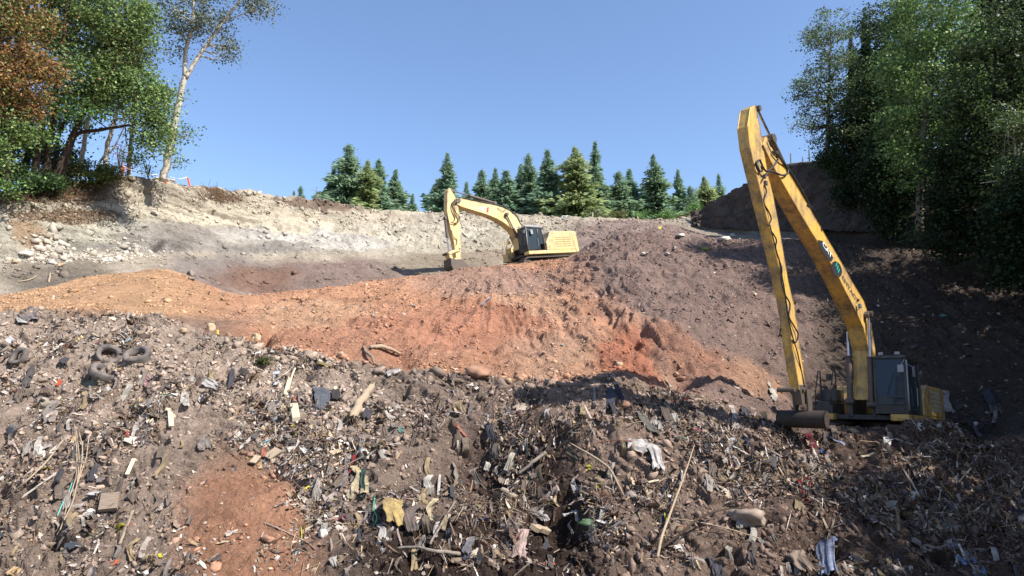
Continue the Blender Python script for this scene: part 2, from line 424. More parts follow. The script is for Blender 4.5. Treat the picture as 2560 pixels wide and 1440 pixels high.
sky_mask = sm(seg, 7.6, 8.0) * (1 - sm(SX, 1700, 1740)); disp = disp + sky_mask * (fbm(p3, 1.3, 4, 55) * 0.30)
ax_, ay_ = P(1250, 665, 46)[:2]
th_ = np.arctan2(G[..., 0] - ax_, ay_ - G[..., 1] + 3); rad_ = np.hypot(G[..., 0] - ax_, G[..., 1] - ay_)
fan = fbm(np.stack([th_ * 7 + 0.25 * f_big, rad_ * 0.07, 0 * th_], -1).astype(np.float32), 1.6, 4, 77, ridge=True)
fanm = rz * (1 - sm(SX, 1900, 2300)) * sm(SX, 350, 700) * sm(rad_, 1.5, 7)
disp = disp + fanm * (fan * 0.22 + fbm(np.stack([th_ * 18 + 0.25 * f_big, rad_ * 0.10, 0 * th_], -1).astype(np.float32), 1.6, 3, 177, ridge=True) * 0.12)
scarp = fbm(np.stack([G[..., 0] * 0.35, G[..., 1] * 0.9 + 0.8 * f_big, 0 * th_], -1).astype(np.float32), 0.8, 4, 78, ridge=True)
disp = disp + rz * ell(1150, 830, 450, 90) * 0.22 * sm(scarp, 0.05, 0.45)
# sculpted spots: (px, py, rx, ry, amount)
SPOTS = [(1680, 935, 45, 26, -0.75), (1625, 905, 35, 40, -0.5), (1575, 862, 26, 42, -0.45), (1530, 825, 26, 36, -0.35), (1500, 790, 26, 30, -0.25), (1560, 800, 30, 40, 0.25), (1640, 840, 40, 40, 0.25),
         (668, 852, 18, 12, -0.6), (1000, 905, 26, 16, -0.6), (806, 850, 22, 10, -0.3), (1200, 885, 260, 22, -0.12), (1250, 800, 180, 26, 0.35), (980, 845, 120, 18, 0.25),
         (1270, 1170, 140, 75, -0.95), (1390, 1290, 90, 70, -0.9), (1180, 1130, 60, 50, -0.4), (1290, 1090, 110, 14, 0.25), (1240, 1060, 260, 26, 0.35), (1520, 1090, 120, 36, 0.3), (1360, 1060, 60, 20, 0.25),
         (720, 1180, 40, 16, -0.5), (762, 1210, 18, 26, -0.4), (610, 1110, 130, 30, 0.25), (165, 1350, 30, 34, -0.5), (540, 1000, 60, 22, -0.35), (470, 940, 60, 16, 0.2),
         (1050, 1180, 100, 40, -0.35), (905, 1180, 50, 50, -0.3), (240, 960, 40, 18, -0.3), (2050, 1340, 60, 40, -0.7), (1960, 1290, 80, 40, 0.3), (405, 625, 34, 7, -0.55), (430, 617, 50, 8, 0.35),
         (1410, 990, 70, 30, 0.15), (1540, 985, 90, 30, 0.15), (1620, 1050, 60, 30, -0.3), (900, 1060, 40, 26, -0.5), (1100, 1040, 60, 18, -0.3), (1760, 880, 30, 50, -0.25), (1810, 830, 22, 40, 0.2), (2440, 1085, 60, 14, -0.4), (2330, 1080, 70, 14, 0.3)]
for (cx, cy, rx, ry, a) in SPOTS:
    g = np.exp(-(((wx - cx + 20 * f_mid) / rx) ** 2 + ((wy - cy) / ry) ** 2) * 1.2); disp = disp + a * g
keep = 1 - sm(SX, 1725, 1790) * (1 - sm(SX, 2100, 2140)) * sm(seg, 6.0, 6.1) * 0.75     # smooth bank under the sheeting
G = G + N0 * (disp * fine * keep)[..., None]
NRM = grid_normals(G)
# soil colours (albedo) by patch
KAL = 0.60
def C(r, g, b2):
    c = lin((r, g, b2)); return (c * 0.83 + c.mean() * 0.17) * KAL
soil = np.zeros(G.shape) + C(140, 120, 106)
def lay(mask, col): 
    global soil
    soil = soil * (1 - mask[..., None]) + np.asarray(col) * mask[..., None]
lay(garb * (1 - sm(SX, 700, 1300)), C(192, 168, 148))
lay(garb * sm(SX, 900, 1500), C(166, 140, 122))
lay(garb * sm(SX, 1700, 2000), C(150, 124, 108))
lay(garb * (1 - sm(seg, 1.2, 1.8)) * 0.35, C(118, 94, 82))
z_mid = sm(segw, 1.98, 2.04)
lay(z_mid, C(214, 156, 116))
lay(z_mid * (1 - sm(wx, 380, 620)), C(220, 170, 122))
lay(z_mid * ell(980, 860, 360, 70, 0, 0.7) * 0.9, C(204, 144, 110))
lay(z_mid * ell(1250, 830, 260, 60, 0, 0.7) * 0.9, C(206, 140, 106))
lay(z_mid * ell(1330, 770, 170, 40, 20) * 0.7, C(220, 172, 136))
lay(z_mid * ell(1380, 890, 130, 50) * 0.6, C(216, 172, 138))
lay(z_mid * ell(760, 800, 160, 40) * 0.6, C(218, 174, 134))
lay(z_mid * ell(1230, 705, 220, 42) * 0.75, C(182, 146, 128))
lay(z_mid * (1 - z_mid * sm(SX, 640, 700)) * ell(330, 815, 260, 30) * 0.8, C(150, 125, 110))
lay(z_mid * sm(wx + (760 - wy) * 0.85, 1460, 1590), C(158, 130, 118))
lay(z_mid * sm(wx, 1600, 1900) * 0.6, C(148, 122, 110))
lay(z_mid * ell(1570, 905, 60, 70, -30) * 0.85, C(200, 122, 88))
lay(z_mid * ell(1720, 900, 120, 36, 30) * 0.7, C(196, 136, 102))
lay(z_mid * ell(1880, 960, 90, 36, 10) * 0.8, C(206, 156, 120))
lay(z_mid * ell(1500, 760, 150, 26, 35) * 0.5, C(190, 146, 122))
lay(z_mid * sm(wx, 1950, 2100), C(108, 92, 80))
up = sm(segw, 4.02, 4.15)
lay(up, C(200, 184, 162))
lay(up * ell(560, 680, 130, 45) * 0.9, C(156, 145, 138))
lay(up * ell(800, 700, 300, 48), C(156, 132, 120))
lay(up * ell(660, 700, 90, 30), C(150, 116, 98))
lay(up * ell(1120, 655, 140, 38), C(168, 152, 128))
lay(up * ell(160, 690, 150, 40), C(150, 138, 122))
lay(up * ell(1300, 620, 200, 34) * 0.8, C(176, 156, 134))
cz = sm(segw, 5.95, 6.15)
lay(cz, C(206, 194, 170))
lay(cz * ell(170, 570, 230, 70), C(218, 210, 186))
lay(cz * ell(700, 558, 330, 34, 6), C(236, 222, 194))
lay(cz * ell(1000, 575, 240, 24), C(226, 214, 190))
lay(cz * ell(760, 600, 250, 24, 3), C(216, 208, 196))
lay(cz * ell(420, 600, 130, 36) * 0.9, C(172, 162, 152))
lay(cz * ell(500, 630, 300, 16), C(178, 170, 160))
lay(cz * sm(segw, 7.2, 7.6) * 0.7, C(214, 198, 172))
lay(cz * ell(780, 514, 110, 9, 6) * 0.8, C(132, 104, 86))
lay(cz * ell(170, 545, 120, 16, -4) * 0.6, C(170, 134, 100))
lay(cz * ell(90, 600, 60, 26, 20) * 0.7, C(186, 140, 92))
lay(cz * ell(540, 487, 45, 14, 20) * 0.8, C(128, 96, 72))
lay(cz * ell(1260, 555, 250, 14), C(206, 192, 170))
lay(sm(segw, 3.75, 3.9) * ell(1590, 592, 190, 44), C(172, 146, 134))
lay(sm(segw, 4.05, 4.2) * sm(SX, 1560, 1650) * (1 - sm(segw, 6.9, 7.2)), C(176, 160, 142))
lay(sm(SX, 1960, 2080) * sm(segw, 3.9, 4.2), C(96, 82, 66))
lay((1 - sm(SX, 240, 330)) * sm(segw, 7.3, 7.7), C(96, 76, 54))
strat = sm(f_strat, -0.2, 0.5) * cz * (1 - sm(SX, 1450, 1600)); soil *= (1 - 0.22 * strat)[..., None]
lay(lowred * garb, C(190, 136, 102))
lay(garb * sm(SX, 1850, 2150) * 0.8, C(112, 90, 78))  # lower right soil darkened to deepen the shade of the woods
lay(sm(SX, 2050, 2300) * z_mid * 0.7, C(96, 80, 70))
lay(wetd * garb * 0.92, C(66, 50, 43))
blotch = fbm(p3, 0.9, 5, 71); soil *= np.clip(1 + 0.30 * blotch, 0.6, 1.4)[..., None]
rl = rz * sm(SX, 500, 900); soil *= (1 - 0.16 * rl * sm(-f_rill, 0, 0.6))[..., None]
soil = np.clip(soil, 0.01, 0.85)
idx = np.arange(NR * NC).reshape(NR, NC)
quads = np.stack([idx[:-1, :-1], idx[:-1, 1:], idx[1:, 1:], idx[1:, :-1]], -1).reshape(-1, 4)
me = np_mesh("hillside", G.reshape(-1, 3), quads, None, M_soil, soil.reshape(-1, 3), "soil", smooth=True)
hill = tag(link("hillside", me), kind="structure")

# lookups on the finished ground
FX, FY, FD = proj(G)
inb = (FD > 5) & (seg > -0.5) & (seg < 8.3) & (FX > -700) & (FX < 3300)
ii = np.nonzero(inb); LX = FX[ii]; LY = FY[ii]; LDp = FD[ii]; LP = G[ii]; LN = NRM[ii]
def surf(px, py, rad=4):
    while True:
        m = np.nonzero((np.abs(LX - px) < rad) & (np.abs(LY - py) < rad))[0]
        if len(m):
            dd = LDp[m]; k0 = dd.min(); near_ = m[dd < k0 + 0.8]
            j = near_[np.argmin((LX[near_] - px) ** 2 + (LY[near_] - py) ** 2)]
            return Vector(LP[j]), Vector(LN[j])
        rad *= 1.6
        if rad > 400: raise RuntimeError("no ground at %s %s" % (px, py))
GXY = G[4:-3].reshape(-1, 3)
def ground_z(x, y):
    k0 = np.argmin((GXY[:, 0] - x) ** 2 + (GXY[:, 1] - y) ** 2); return GXY[k0, 2]
# ------------------------------------------------------------------ sheeting over the right-hand bank
c0, c1 = np.searchsorted(PXC, 1728), np.searchsorted(PXC, 2230)
r0, r1 = np.argmax(SEG >= 6.12), np.argmax(SEG >= 7.9)
sub = G[r0:r1, c0:c1].copy(); sn = NRM[r0:r1, c0:c1]
q3 = (sub * np.array([1, 1, 0.35])).astype(np.float32)
sub = sub + sn * (0.14 + 0.45 * fbm(sub.astype(np.float32), 0.8, 3, 63) + 0.34 * fbm(q3, 0.4, 4, 61, ridge=True) + 0.10 * fbm(sub.astype(np.float32), 1.6, 4, 62, ridge=True))[..., None]
h_, w_ = sub.shape[:2]; ix = np.arange(h_ * w_).reshape(h_, w_)
qd = np.stack([ix[:-1, :-1], ix[:-1, 1:], ix[1:, 1:], ix[1:, :-1]], -1).reshape(-1, 4)
sheet_root = tag(empty("ground_sheeting", tuple(sub[0, w_ // 2])), "grey sheeting roped down over the steep bank behind the tall boom", "sheeting")
o = link("sheet", np_mesh("sheet", sub.reshape(-1, 3) - np.array(sheet_root.location), qd, None, M_tarp, smooth=True), sheet_root)
for k in range(7):
    a = int(w_ * (0.05 + k * 0.13)); pts = []
    for t in np.linspace(0, 1, 24):
        rr = int(t * (h_ - 1)); cc = int(np.clip(a + (0.10 if k % 2 else -0.06) * w_ * (1 - t) + 5 * math.sin(t * 9 + k), 0, w_ - 1))
        pts.append(Vector(sub[rr, cc] + sn[rr, cc] * 0.04) - sheet_root.location)
    MB().tube(pts, 0.018, 5).build("rope", M_hose, sheet_root)
for k in range(2):
    pts = []
    for t in np.linspace(0, 1, 30):
        rr = int((0.3 + 0.35 * k + 0.12 * math.sin(t * 5 + k)) * (h_ - 1)); cc = int(t * (w_ - 1))
        pts.append(Vector(sub[rr, cc] + sn[rr, cc] * 0.04) - sheet_root.location)
    MB().tube(pts, 0.018, 5).build("rope", M_hose, sheet_root)

# ------------------------------------------------------------------ EXCAVATORS
def make_excavator(spec):
    a = R(spec['heading'])                     # direction it faces, towards camera and left
    fwd = np.array([-math.sin(a), -math.cos(a), 0]); left = np.array([math.cos(a), -math.sin(a), 0.0]); upv = np.array([0, 0, 1.0])
    q = Matrix([[fwd[i], left[i], upv[i]] for i in range(3)]).to_4x4()
    q = q @ Matrix.Rotation(R(spec['pitch']), 4, 'Y') @ Matrix.Rotation(R(spec['roll']), 4, 'X')
    Rm = np.array(q.to_3x3())
    cpx, cpy, cd = spec['corner']
    O = P(cpx, cpy, cd) - Rm @ np.array(spec['corner_local'])
    root = empty("excavator", tuple(O)); root.rotation_euler = q.to_euler()
    tag(root, spec['label'], "excavator")
    inv = Rm.T
    def L(px, py, lat=0.0):
        ray = P(px, py, 1.0) - CAM; o_ = inv @ (CAM - O); r_ = inv @ ray
        t = (lat - o_[1]) / r_[1]; v = o_ + r_ * t
        return (float(v[0]), float(v[2]))
    Y, Y2 = spec['paint'], spec['paint']
    def sideplates(name, top, bot, w, parent=root, n=14, bev=0.02):
        # top / bot: pixel rails of the near side face, resampled to n stations; w: half widths at both ends
        T = [L(x, y, wf) for (x, y), wf in zip(top, np.interp(np.linspace(0, 1, len(top)), [0, 1], w))]
        B = [L(x, y, wf) for (x, y), wf in zip(bot, np.interp(np.linspace(0, 1, len(bot)), [0, 1], w))]
        def res(A):
            A = np.array(A); s = np.concatenate([[0], np.cumsum(np.linalg.norm(np.diff(A, axis=0), axis=1))]); s /= s[-1]
            tt = np.linspace(0, 1, n); return np.stack([np.interp(tt, s, A[:, 0]), np.interp(tt, s, A[:, 1])], 1)
        T, B = res(T), res(B); ws = np.interp(np.linspace(0, 1, n), [0, 1], w)
        m = MB().strip_prism([tuple(x) for x in T], [tuple(x) for x in B], list(ws))
        return m.build(name, Y, parent, bevel=bev), T, B, ws
    boom, BT, BB, BW = sideplates("boom", spec['boom_top'], spec['boom_bot'], spec['boom_w'])
    stick, ST, SB, SW = sideplates("stick", spec['stick_back'], spec['stick_front'], spec['stick_w'])
    def pt3(px, py, lat): f, u = L(px, py, lat); return Vector((f, lat, u))
    def pin(p, r, w, parent, mat=M_steel, name="pin"):
        MB().cyl((p.x, p.y - w, p.z), (p.x, p.y + w, p.z), r, 18).build(name, mat, parent, bevel=0.01)
    # welded flange lines on the boom and stick
    for (rail, ws, par) in ((BT, BW, boom), (BB, BW, boom), (ST, SW, stick), (SB, SW, stick)):
        for sgn in (1, -1):
            MB().tube([(p[0], sgn * (w - 0.004), p[1]) for p, w in zip(rail, ws)], 0.018, 5).build("weld_flange", Y, par)
    tipb = pt3(*spec['boom_pin'], 0); pin(tipb, spec['pin_r'], BW[0] + 0.12, stick)
    # cylinders
    def ram(pA, pB, lat, r, frac, name, parent, flip=False):
        A_, B_ = pt3(*pA, lat), pt3(*pB, lat)
        M_ = A_.lerp(B_, frac)
        o_ = MB().cyl(A_, M_, r, 16).build(name, spec.get('ram_mat', M_steel), parent, smooth=False, bevel=0.012)
        MB().cyl(M_, M_.lerp(A_, 0.04), r * 1.18, 16).build("gland", M_black, o_)
        MB().cyl(M_, B_, r * 0.48, 12).build("piston_rod", M_chrome, o_)
        d_ = (B_ - A_).normalized()
        for e_ in (A_, B_): MB().cyl((e_.x, e_.y - r * 1.3, e_.z), (e_.x, e_.y + r * 1.3, e_.z), r * 1.15, 14).build("end_eye", M_steel, o_)
        return o_
    for c_ in spec['rams']: ram(*c_[:-1], c_[-1], root)
    # undercarriage
    s = spec['s']
    TL, TW, TG, TH = 2.55 * s, 0.6 * s, 1.05 * s, 0.95 * s
    def track(lat):
        root_t = MB()
        path = []
        for t in np.linspace(-math.pi / 2, math.pi / 2, 9): path.append((TL - TH / 2 + math.cos(t) * TH / 2, TH / 2 + math.sin(t) * TH / 2))
        for t in np.linspace(math.pi / 2, 3 * math.pi / 2, 9): path.append((-TL + TH / 2 + math.cos(t) * TH / 2, TH / 2 + math.sin(t) * TH / 2))
        pa = np.array(path + [path[0]]); sl = np.concatenate([[0], np.cumsum(np.linalg.norm(np.diff(pa, axis=0), axis=1))])
        n = 58; shoes = MB()
        for i in range(n):
            sa, sb = sl[-1] * i / n, sl[-1] * (i + 0.88) / n
            p0 = np.array([np.interp(sa, sl, pa[:, 0]), np.interp(sa, sl, pa[:, 1])]); p1 = np.array([np.interp(sb, sl, pa[:, 0]), np.interp(sb, sl, pa[:, 1])])
            d = (p1 - p0) / (np.linalg.norm(p1 - p0) + 1e-6); nn = np.array([d[1], -d[0]])
            poly = [p0 - nn * 0.05, p0 + nn * 0.075, p0 + nn * 0.075 + d * 0.03, p0 + nn * 0.02 + d * 0.05, p1 + nn * 0.02, p1 - nn * 0.05]
            shoes.prism([tuple(x) for x in poly], lat - TW / 2, lat + TW / 2)
        o_ = shoes.build("track", M_steel, root)
        fr = MB().prism([(TL - 0.7 * s, 0.2 * s), (TL - 0.7 * s, 0.7 * s), (-TL + 0.7 * s, 0.7 * s), (-TL + 0.7 * s, 0.2 * s)], lat - TW * 0.3, lat + TW * 0.3)
        fr.build("track_frame", M_black, o_, bevel=0.02)
        for k, xx in enumerate(np.linspace(-TL + 0.95 * s, TL - 0.95 * s, 7)):
            MB().cyl((xx, lat - TW * 0.36, 0.17 * s), (xx, lat + TW * 0.36, 0.17 * s), 0.14 * s, 16).build("roller", M_black, o_)
        for xx in (-TL + TH / 2, TL - TH / 2):
            MB().cyl((xx, lat - TW * 0.28, TH / 2), (xx, lat + TW * 0.28, TH / 2), TH * 0.42, 24).build("sprocket", M_black, o_, bevel=0.02)
    track(TG + 0.05); track(-TG - 0.05)
    MB().cyl((0, 0, 0.6 * s), (0, 0, 1.14 * s), 0.62 * s, 24).box(-0.7 * s, 0.7 * s, -TG, TG, 0.45 * s, 0.8 * s).build("centre_frame", M_black, root, bevel=0.02)
    # deck and house
    dz0, dz1 = 1.12 * s, 1.36 * s
    fr, bk, hw = spec['front'], spec['back'], spec['halfw']
    dk = MB()
    dk.prism([(fr, dz0 + 0.02), (fr, dz1), (-bk + 0.6, dz1), (-bk + 0.6, dz0 + 0.02)], hw - 0.55, hw)       # left deck sill
    dk.prism([(fr - 0.1, dz0 + 0.02), (fr - 0.1, dz1), (-bk + 0.6, dz1), (-bk + 0.6, dz0 + 0.02)], -hw, -hw + 0.62)
    dk.build("deck", Y, root, bevel=0.03)
    MB().box(-bk + 0.7, fr - 0.4, -hw + 0.625, hw - 0.555, dz0 + 0.05, dz1 - 0.02).build("swing_frame", M_black, root, bevel=0.02)
    ht = spec['house_top']; hx = spec['house_front']
    hs = MB().prism([(hx, dz1 + 0.003), (hx - 0.02, dz1 + 0.55 * s), (hx - 0.35, dz1 + 0.95 * s), (hx - 0.55, ht), (-bk + 0.55, ht), (-bk + 0.55, dz1 + 0.003)], -hw, hw)
    house = hs.build("engine_house", Y, root, bevel=0.05)
    cw = MB()
    cwp = [(-bk + 0.545, hw), (-bk + 0.2, hw - 0.04), (-bk + 0.02, hw - 0.5), (-bk - 0.08, 0), (-bk + 0.02, -hw + 0.5), (-bk + 0.2, -hw + 0.04), (-bk + 0.545, -hw)]
    n_ = len(cwp)
    vs_ = [(x, y, dz0 + 0.02) for x, y in cwp] + [(x, y, dz0 + 0.35) for x, y in cwp] + [(x * 1.0, y, ht - 0.14) for x, y in cwp] + [(x + 0.12 * (x < -bk + 0.5), y * 0.96, ht + 0.01) for x, y in cwp]
    fs_ = [tuple(reversed(range(n_))), tuple(range(3 * n_, 4 * n_))]
    for l_ in range(3):
        for i in range(n_): j = (i + 1) % n_; fs_.append((l_ * n_ + i, l_ * n_ + j, (l_ + 1) * n_ + j, (l_ + 1) * n_ + i))
    cw.add(vs_, fs_); cw.build("counterweight", Y, root, bevel=0.05)
    # louvres, door seams, lettering side
    x0v, x1v = hx - 0.95, -bk + 0.95
    for k in range(5):
        zz = dz1 + (0.22 + 0.155 * k) * s
        lv = MB().prism([(x0v, zz), (x0v, zz + 0.075 * s), (x1v, zz + 0.075 * s), (x1v, zz)], hw - 0.02, hw + 0.004)
        lv.build("louvre", spec['louvre'], house)
    for xx in (hx - 0.75, (hx - bk) / 2 - 0.1, -bk + 0.75):
        MB().box(xx - 0.012, xx + 0.012, hw - 0.01, hw + 0.003, dz1 + 0.06, ht - 0.08).build("door_seam", M_black, house)
    MB().cyl((hx - 1.3, -0.5, ht - 0.01), (hx - 1.3, -0.5, ht + 0.42), 0.07, 12).build("exhaust_pipe", M_black, root)
    MB().box(hx - 2.2, hx - 0.9, -0.6, 0.5, ht + 0.002, ht + 0.09).build("hood", Y, root, bevel=0.04)
    # guard rails on the house
    for yy in (-hw + 0.1,):
        MB().tube([(fr - 0.5, yy, dz1 + 0.2), (fr - 0.5, yy, dz1 + 1.15), (fr - 1.5, yy, dz1 + 1.25), (hx, yy, ht + 0.3), (-bk + 1.4, yy, ht + 0.3), (-bk + 1.4, yy, ht)], 0.025, 6).build("guard_rail", spec['rail'], root, smooth=True)
    # right-front storage box with hand rail
    bx = MB().box(fr - 1.35, fr - 0.15, -hw + 0.02, -hw + 0.6, dz1 + 0.003, dz1 + 0.42).box(fr - 1.35, fr - 0.6, -hw + 0.02, -hw + 0.6, dz1 + 0.424, dz1 + 0.85)
    bx.build("tool_box", M_black if spec['dark'] else Y, root, bevel=0.03)
    for yy in (-hw + 0.04, -hw + 0.56):
        MB().tube([(fr - 0.12, yy, dz1 + 0.3), (fr - 0.16, yy, dz1 + 0.75), (fr - 0.5, yy, dz1 + 1.5), (fr - 0.68, yy, dz1 + 1.52), (fr - 0.72, yy, dz1 + 0.8)], 0.022, 6).build("hand_rail", spec['rail'], root, smooth=True)
    MB().box(fr - 0.95, fr - 0.8, -hw + 0.2, -hw + 0.35, dz1 + 1.2, dz1 + 1.42).tube([(fr - 0.7, -hw + 0.3, dz1 + 1.3), (fr - 0.85, -hw + 0.3, dz1 + 1.3)], 0.02, 6).build("side_mirror", M_black, root)
    # cab
    cx1, cx0 = fr, fr - 1.75 * spec['cabs']; y0, y1 = hw - 1.0 * spec['cabs'], hw
    ct = dz1 + spec['cab_h']; zb = dz1 + 0.004
    cab = MB()
    pr = 0.05
    # posts
    A0 = (cx1, zb); A1 = (cx1 + 0.02, zb + 0.55); A2 = (cx1 - 0.10, ct)
    B0 = (cx0, zb); B2 = (cx0 + 0.12, ct - 0.12); B1 = (cx0, zb + 0.8)
    for yy in (y0 + pr, y1 - pr):
        cab.tube([(A0[0] - pr, yy, A0[1]), (A1[0] - pr, yy, A1[1]), (A2[0] - pr, yy, A2[1])], pr, 6)
        cab.tube([(B0[0] + pr, yy, B0[1]), (B1[0] + pr, yy, B1[1]), (B2[0] + pr, yy, B2[1])], pr, 6)
        cab.tube([(cx0 + 0.55, yy, zb), (cx0 + 0.58, yy, ct - 0.04)], pr * 0.8, 6)
    cab.build("cab_frame", M_black, root)
    MB().prism([(cx1 - 0.06, ct - 0.03), (cx1 - 0.10, ct + 0.05), (cx1 - 0.25, ct + 0.09), (cx0 + 0.25, ct + 0.05), (cx0 + 0.08, ct - 0.06), (cx0 + 0.1, ct - 0.12)], y0 + 0.01, y1 - 0.01).build("cab_roof", spec['roof'], root, bevel=0.03)
    MB().prism([(cx1 - 0.02, zb), (cx1 + 0.0, zb + 0.28), (cx1 - 0.08, zb + 0.3), (cx1 - 0.1, zb + 0.05), (cx0 + 0.08, zb + 0.05), (cx0 + 0.08, zb)], y0 + 0.015, y1 - 0.015).build("cab_floor", M_black, root, bevel=0.015)
    MB().box(cx0 + 0.02, cx0 + 0.10, y0 + 0.06, y1 - 0.06, zb + 0.05, zb + 1.0).build("cab_rear_panel", M_black, root)
    gl = MB().prism([(cx1 - 0.035, zb + 0.30), (cx1 - 0.02, zb + 0.56), (cx1 - 0.11, ct - 0.05), (cx1 - 0.125, ct - 0.05), (cx1 - 0.035, zb + 0.56), (cx1 - 0.05, zb + 0.30)], y0 + 0.09, y1 - 0.09)
    ws_ = gl.build("windscreen", M_glass, root)
    MB().box(cx1 - 0.045, cx1 + 0.0, y0 + 0.08, y1 - 0.08, zb + 0.545, zb + 0.575).build("screen_bar", M_black, ws_)
    MB().tube([(cx1 + 0.02, y0 + 0.4, zb + 0.6), (cx1 - 0.06, y0 + 0.62, ct - 0.5)], 0.012, 5).build("wiper", M_black, ws_)
    for k, (xa, xb, za) in enumerate(((cx1 - 0.13, cx0 + 0.64, zb + 0.12), (cx0 + 0.5, cx0 + 0.14, zb + 0.5))):
        sw = MB().prism([(xa, za), (xa - 0.02, ct - 0.12), (xb + (0.04 if k else 0), ct - 0.14), (xb, za)], y1 - 0.045, y1 - 0.035).build("side_window", M_glass, root)
        sw2 = MB().prism([(xa, zb + 0.5), (xa - 0.02, ct - 0.12), (xb + (0.04 if k else 0), ct - 0.14), (xb, zb + 0.5)], y0 + 0.035, y0 + 0.045).build("side_window", M_glass, root)
    dr = MB().tube([(cx1 - 0.12, y1 - 0.03, zb + 0.06), (cx1 - 0.15, y1 - 0.03, ct - 0.08), (cx0 + 0.62, y1 - 0.03, ct - 0.1), (cx0 + 0.6, y1 - 0.03, zb + 0.06), (cx1 - 0.12, y1 - 0.03, zb + 0.06)], 0.035, 6)
    door = dr.build("cab_door", M_black, root)
    MB().tube([(cx0 + 0.72, y1 + 0.03, zb + 0.3), (cx0 + 0.72, y1 + 0.05, zb + 0.9)], 0.018, 6).build("door_handle", M_greym, door)
    MB().tube([(cx1 + 0.02, y1 + 0.03, zb + 0.1), (cx1 + 0.03, y1 + 0.04, zb + 0.6), (cx1 - 0.08, y1 + 0.02, ct - 0.1)], 0.026, 6).build("grab_rail", M_greym, root, smooth=True)
    seat = MB().box(cx0 + 0.35, cx0 + 0.85, y0 + 0.25, y1 - 0.25, zb + 0.4, zb + 0.52).prism([(cx0 + 0.28, zb + 0.5), (cx0 + 0.42, zb + 0.52), (cx0 + 0.3, zb + 1.25), (cx0 + 0.18, zb + 1.2)], y0 + 0.27, y1 - 0.27)
    seat.box(cx0 + 0.4, cx0 + 0.8, y0 + 0.3, y1 - 0.3, zb + 0.05, zb + 0.4)
    seat.build("driver_seat", M_greym, root, bevel=0.04)
    con = MB().box(cx1 - 0.35, cx1 - 0.25, y1 - 0.35, y1 - 0.22, zb + 0.05, zb + 0.9).box(cx0 + 0.5, cx0 + 0.95, y0 + 0.12, y0 + 0.24, zb + 0.05, zb + 0.7).box(cx0 + 0.5, cx0 + 0.95, y1 - 0.24, y1 - 0.13, zb + 0.05, zb + 0.65)
    con.build("control_console", M_black, root, bevel=0.02)
    MB().box(cx1 - 0.62, cx1 - 0.4, y1 + 0.1, y1 + 0.13, ct - 0.62, ct - 0.28).tube([(cx1 - 0.2, y1 - 0.03, ct - 0.2), (cx1 - 0.4, y1 + 0.11, ct - 0.3)], 0.015, 5).build("rear_view_mirror", M_greym, root)
    MB().box(cx1 + 0.03, cx1 + 0.06, y1 - 0.22, y1 - 0.04, ct - 0.5, ct - 0.26).tube([(cx1 - 0.08, y1 - 0.05, ct - 0.1), (cx1 + 0.04, y1 - 0.12, ct - 0.28)], 0.012, 5).build("front_mirror", M_greym, root)
    for k in range(2):
        MB().box(cx1 - 0.2, cx1 - 0.1, y0 + 0.18 + 0.5 * k, y0 + 0.32 + 0.5 * k, ct + 0.09, ct + 0.19).build("work_light", M_greym, root, bevel=0.01)
    if spec['beacon']:
        MB().cyl((cx0 - 0.25, y1 - 0.5, ht - 0.1), (cx0 - 0.25, y1 - 0.5, ct - 0.05), 0.05, 10).cyl((cx0 - 0.25, y1 - 0.5, ct - 0.05), (cx0 - 0.25, y1 - 0.5, ct + 0.04), 0.15, 18).build("satellite_receiver", simple_mat("beige_plastic", (0.5, 0.42, 0.3)), root, bevel=0.02)
    else:
        MB().tube([(-0.2, hw - 0.2, ht), (-0.2, hw - 0.2, ht + 0.5)], 0.015, 5).build("antenna", M_black, root)
    MB().box(0.3, fr - 0.35, -BW[-1] - 0.16, -BW[-1] - 0.03, dz1 - 0.1, dz1 + 0.62).box(0.3, fr - 0.35, BW[-1] + 0.03, BW[-1] + 0.14, dz1 - 0.1, dz1 + 0.62).build("boom_bracket", M_black, root, bevel=0.02)
    # hoses
    for (pts, lat, r_) in spec['hoses']:
        pp = [pt3(x, y, lat + (0.03 * math.sin(i * 2.1))) for i, (x, y) in enumerate(pts)]
        pp = smooth_line(pp, 5)
        MB().tube(pp, r_, 6).build("hose", M_hose, root, smooth=True)
    # bucket and its linkage
    if spec['bucket'] == 'wide':
        c_ = pt3(*spec['bucket_c'], 0); w = spec['bucket_w']; rr = spec['bucket_r']
        prof = [];
        for t in np.linspace(R(-110), R(115), 16): prof.append((c_.x + rr * math.cos(t), c_.z + rr * math.sin(t)))
        inn = [(c_.x + (rr - 0.04) * math.cos(t), c_.z + (rr - 0.04) * math.sin(t)) for t in np.linspace(R(115), R(-110), 16)]
        b_ = MB().prism(prof + inn, -w, w)
        bo = b_.build("bucket", M_bucket, root)
        for sy in (-1, 1):
            MB().prism(prof + [(c_.x - rr * 0.75, c_.z + rr * 0.3)], sy * w - (0.03 if sy > 0 else 0), sy * w + (0 if sy > 0 else 0.03)).build("side_plate", M_bucket, bo)
        ex_, ez_ = c_.x + rr * math.cos(R(-110)), c_.z + rr * math.sin(R(-110))
        MB().prism([(ex_ + 0.02, ez_ + 0.03), (ex_ + 0.02, ez_ - 0.01), (ex_ - 0.3, ez_ + 0.05), (ex_ - 0.3, ez_ + 0.08)], -w - 0.01, w + 0.01).build("cutting_edge", M_steel, bo)
        for sy in (-0.22, 0.16):
            e = spec['stick_end']; p_ = pt3(*e, 0)
            MB().prism([(p_.x - 0.16, p_.z + 0.12), (p_.x + 0.2, p_.z + 0.14), (c_.x + 0.1, c_.z + rr * 0.8), (c_.x - rr * 0.75, c_.z + rr * 0.6)], sy, sy + 0.06).build("bucket_ear", M_steel, bo, bevel=0.01)
    else:
        poly = [L(x, y, spec['bucket_w']) for x, y in spec['bucket_poly']]
        w = spec['bucket_w']
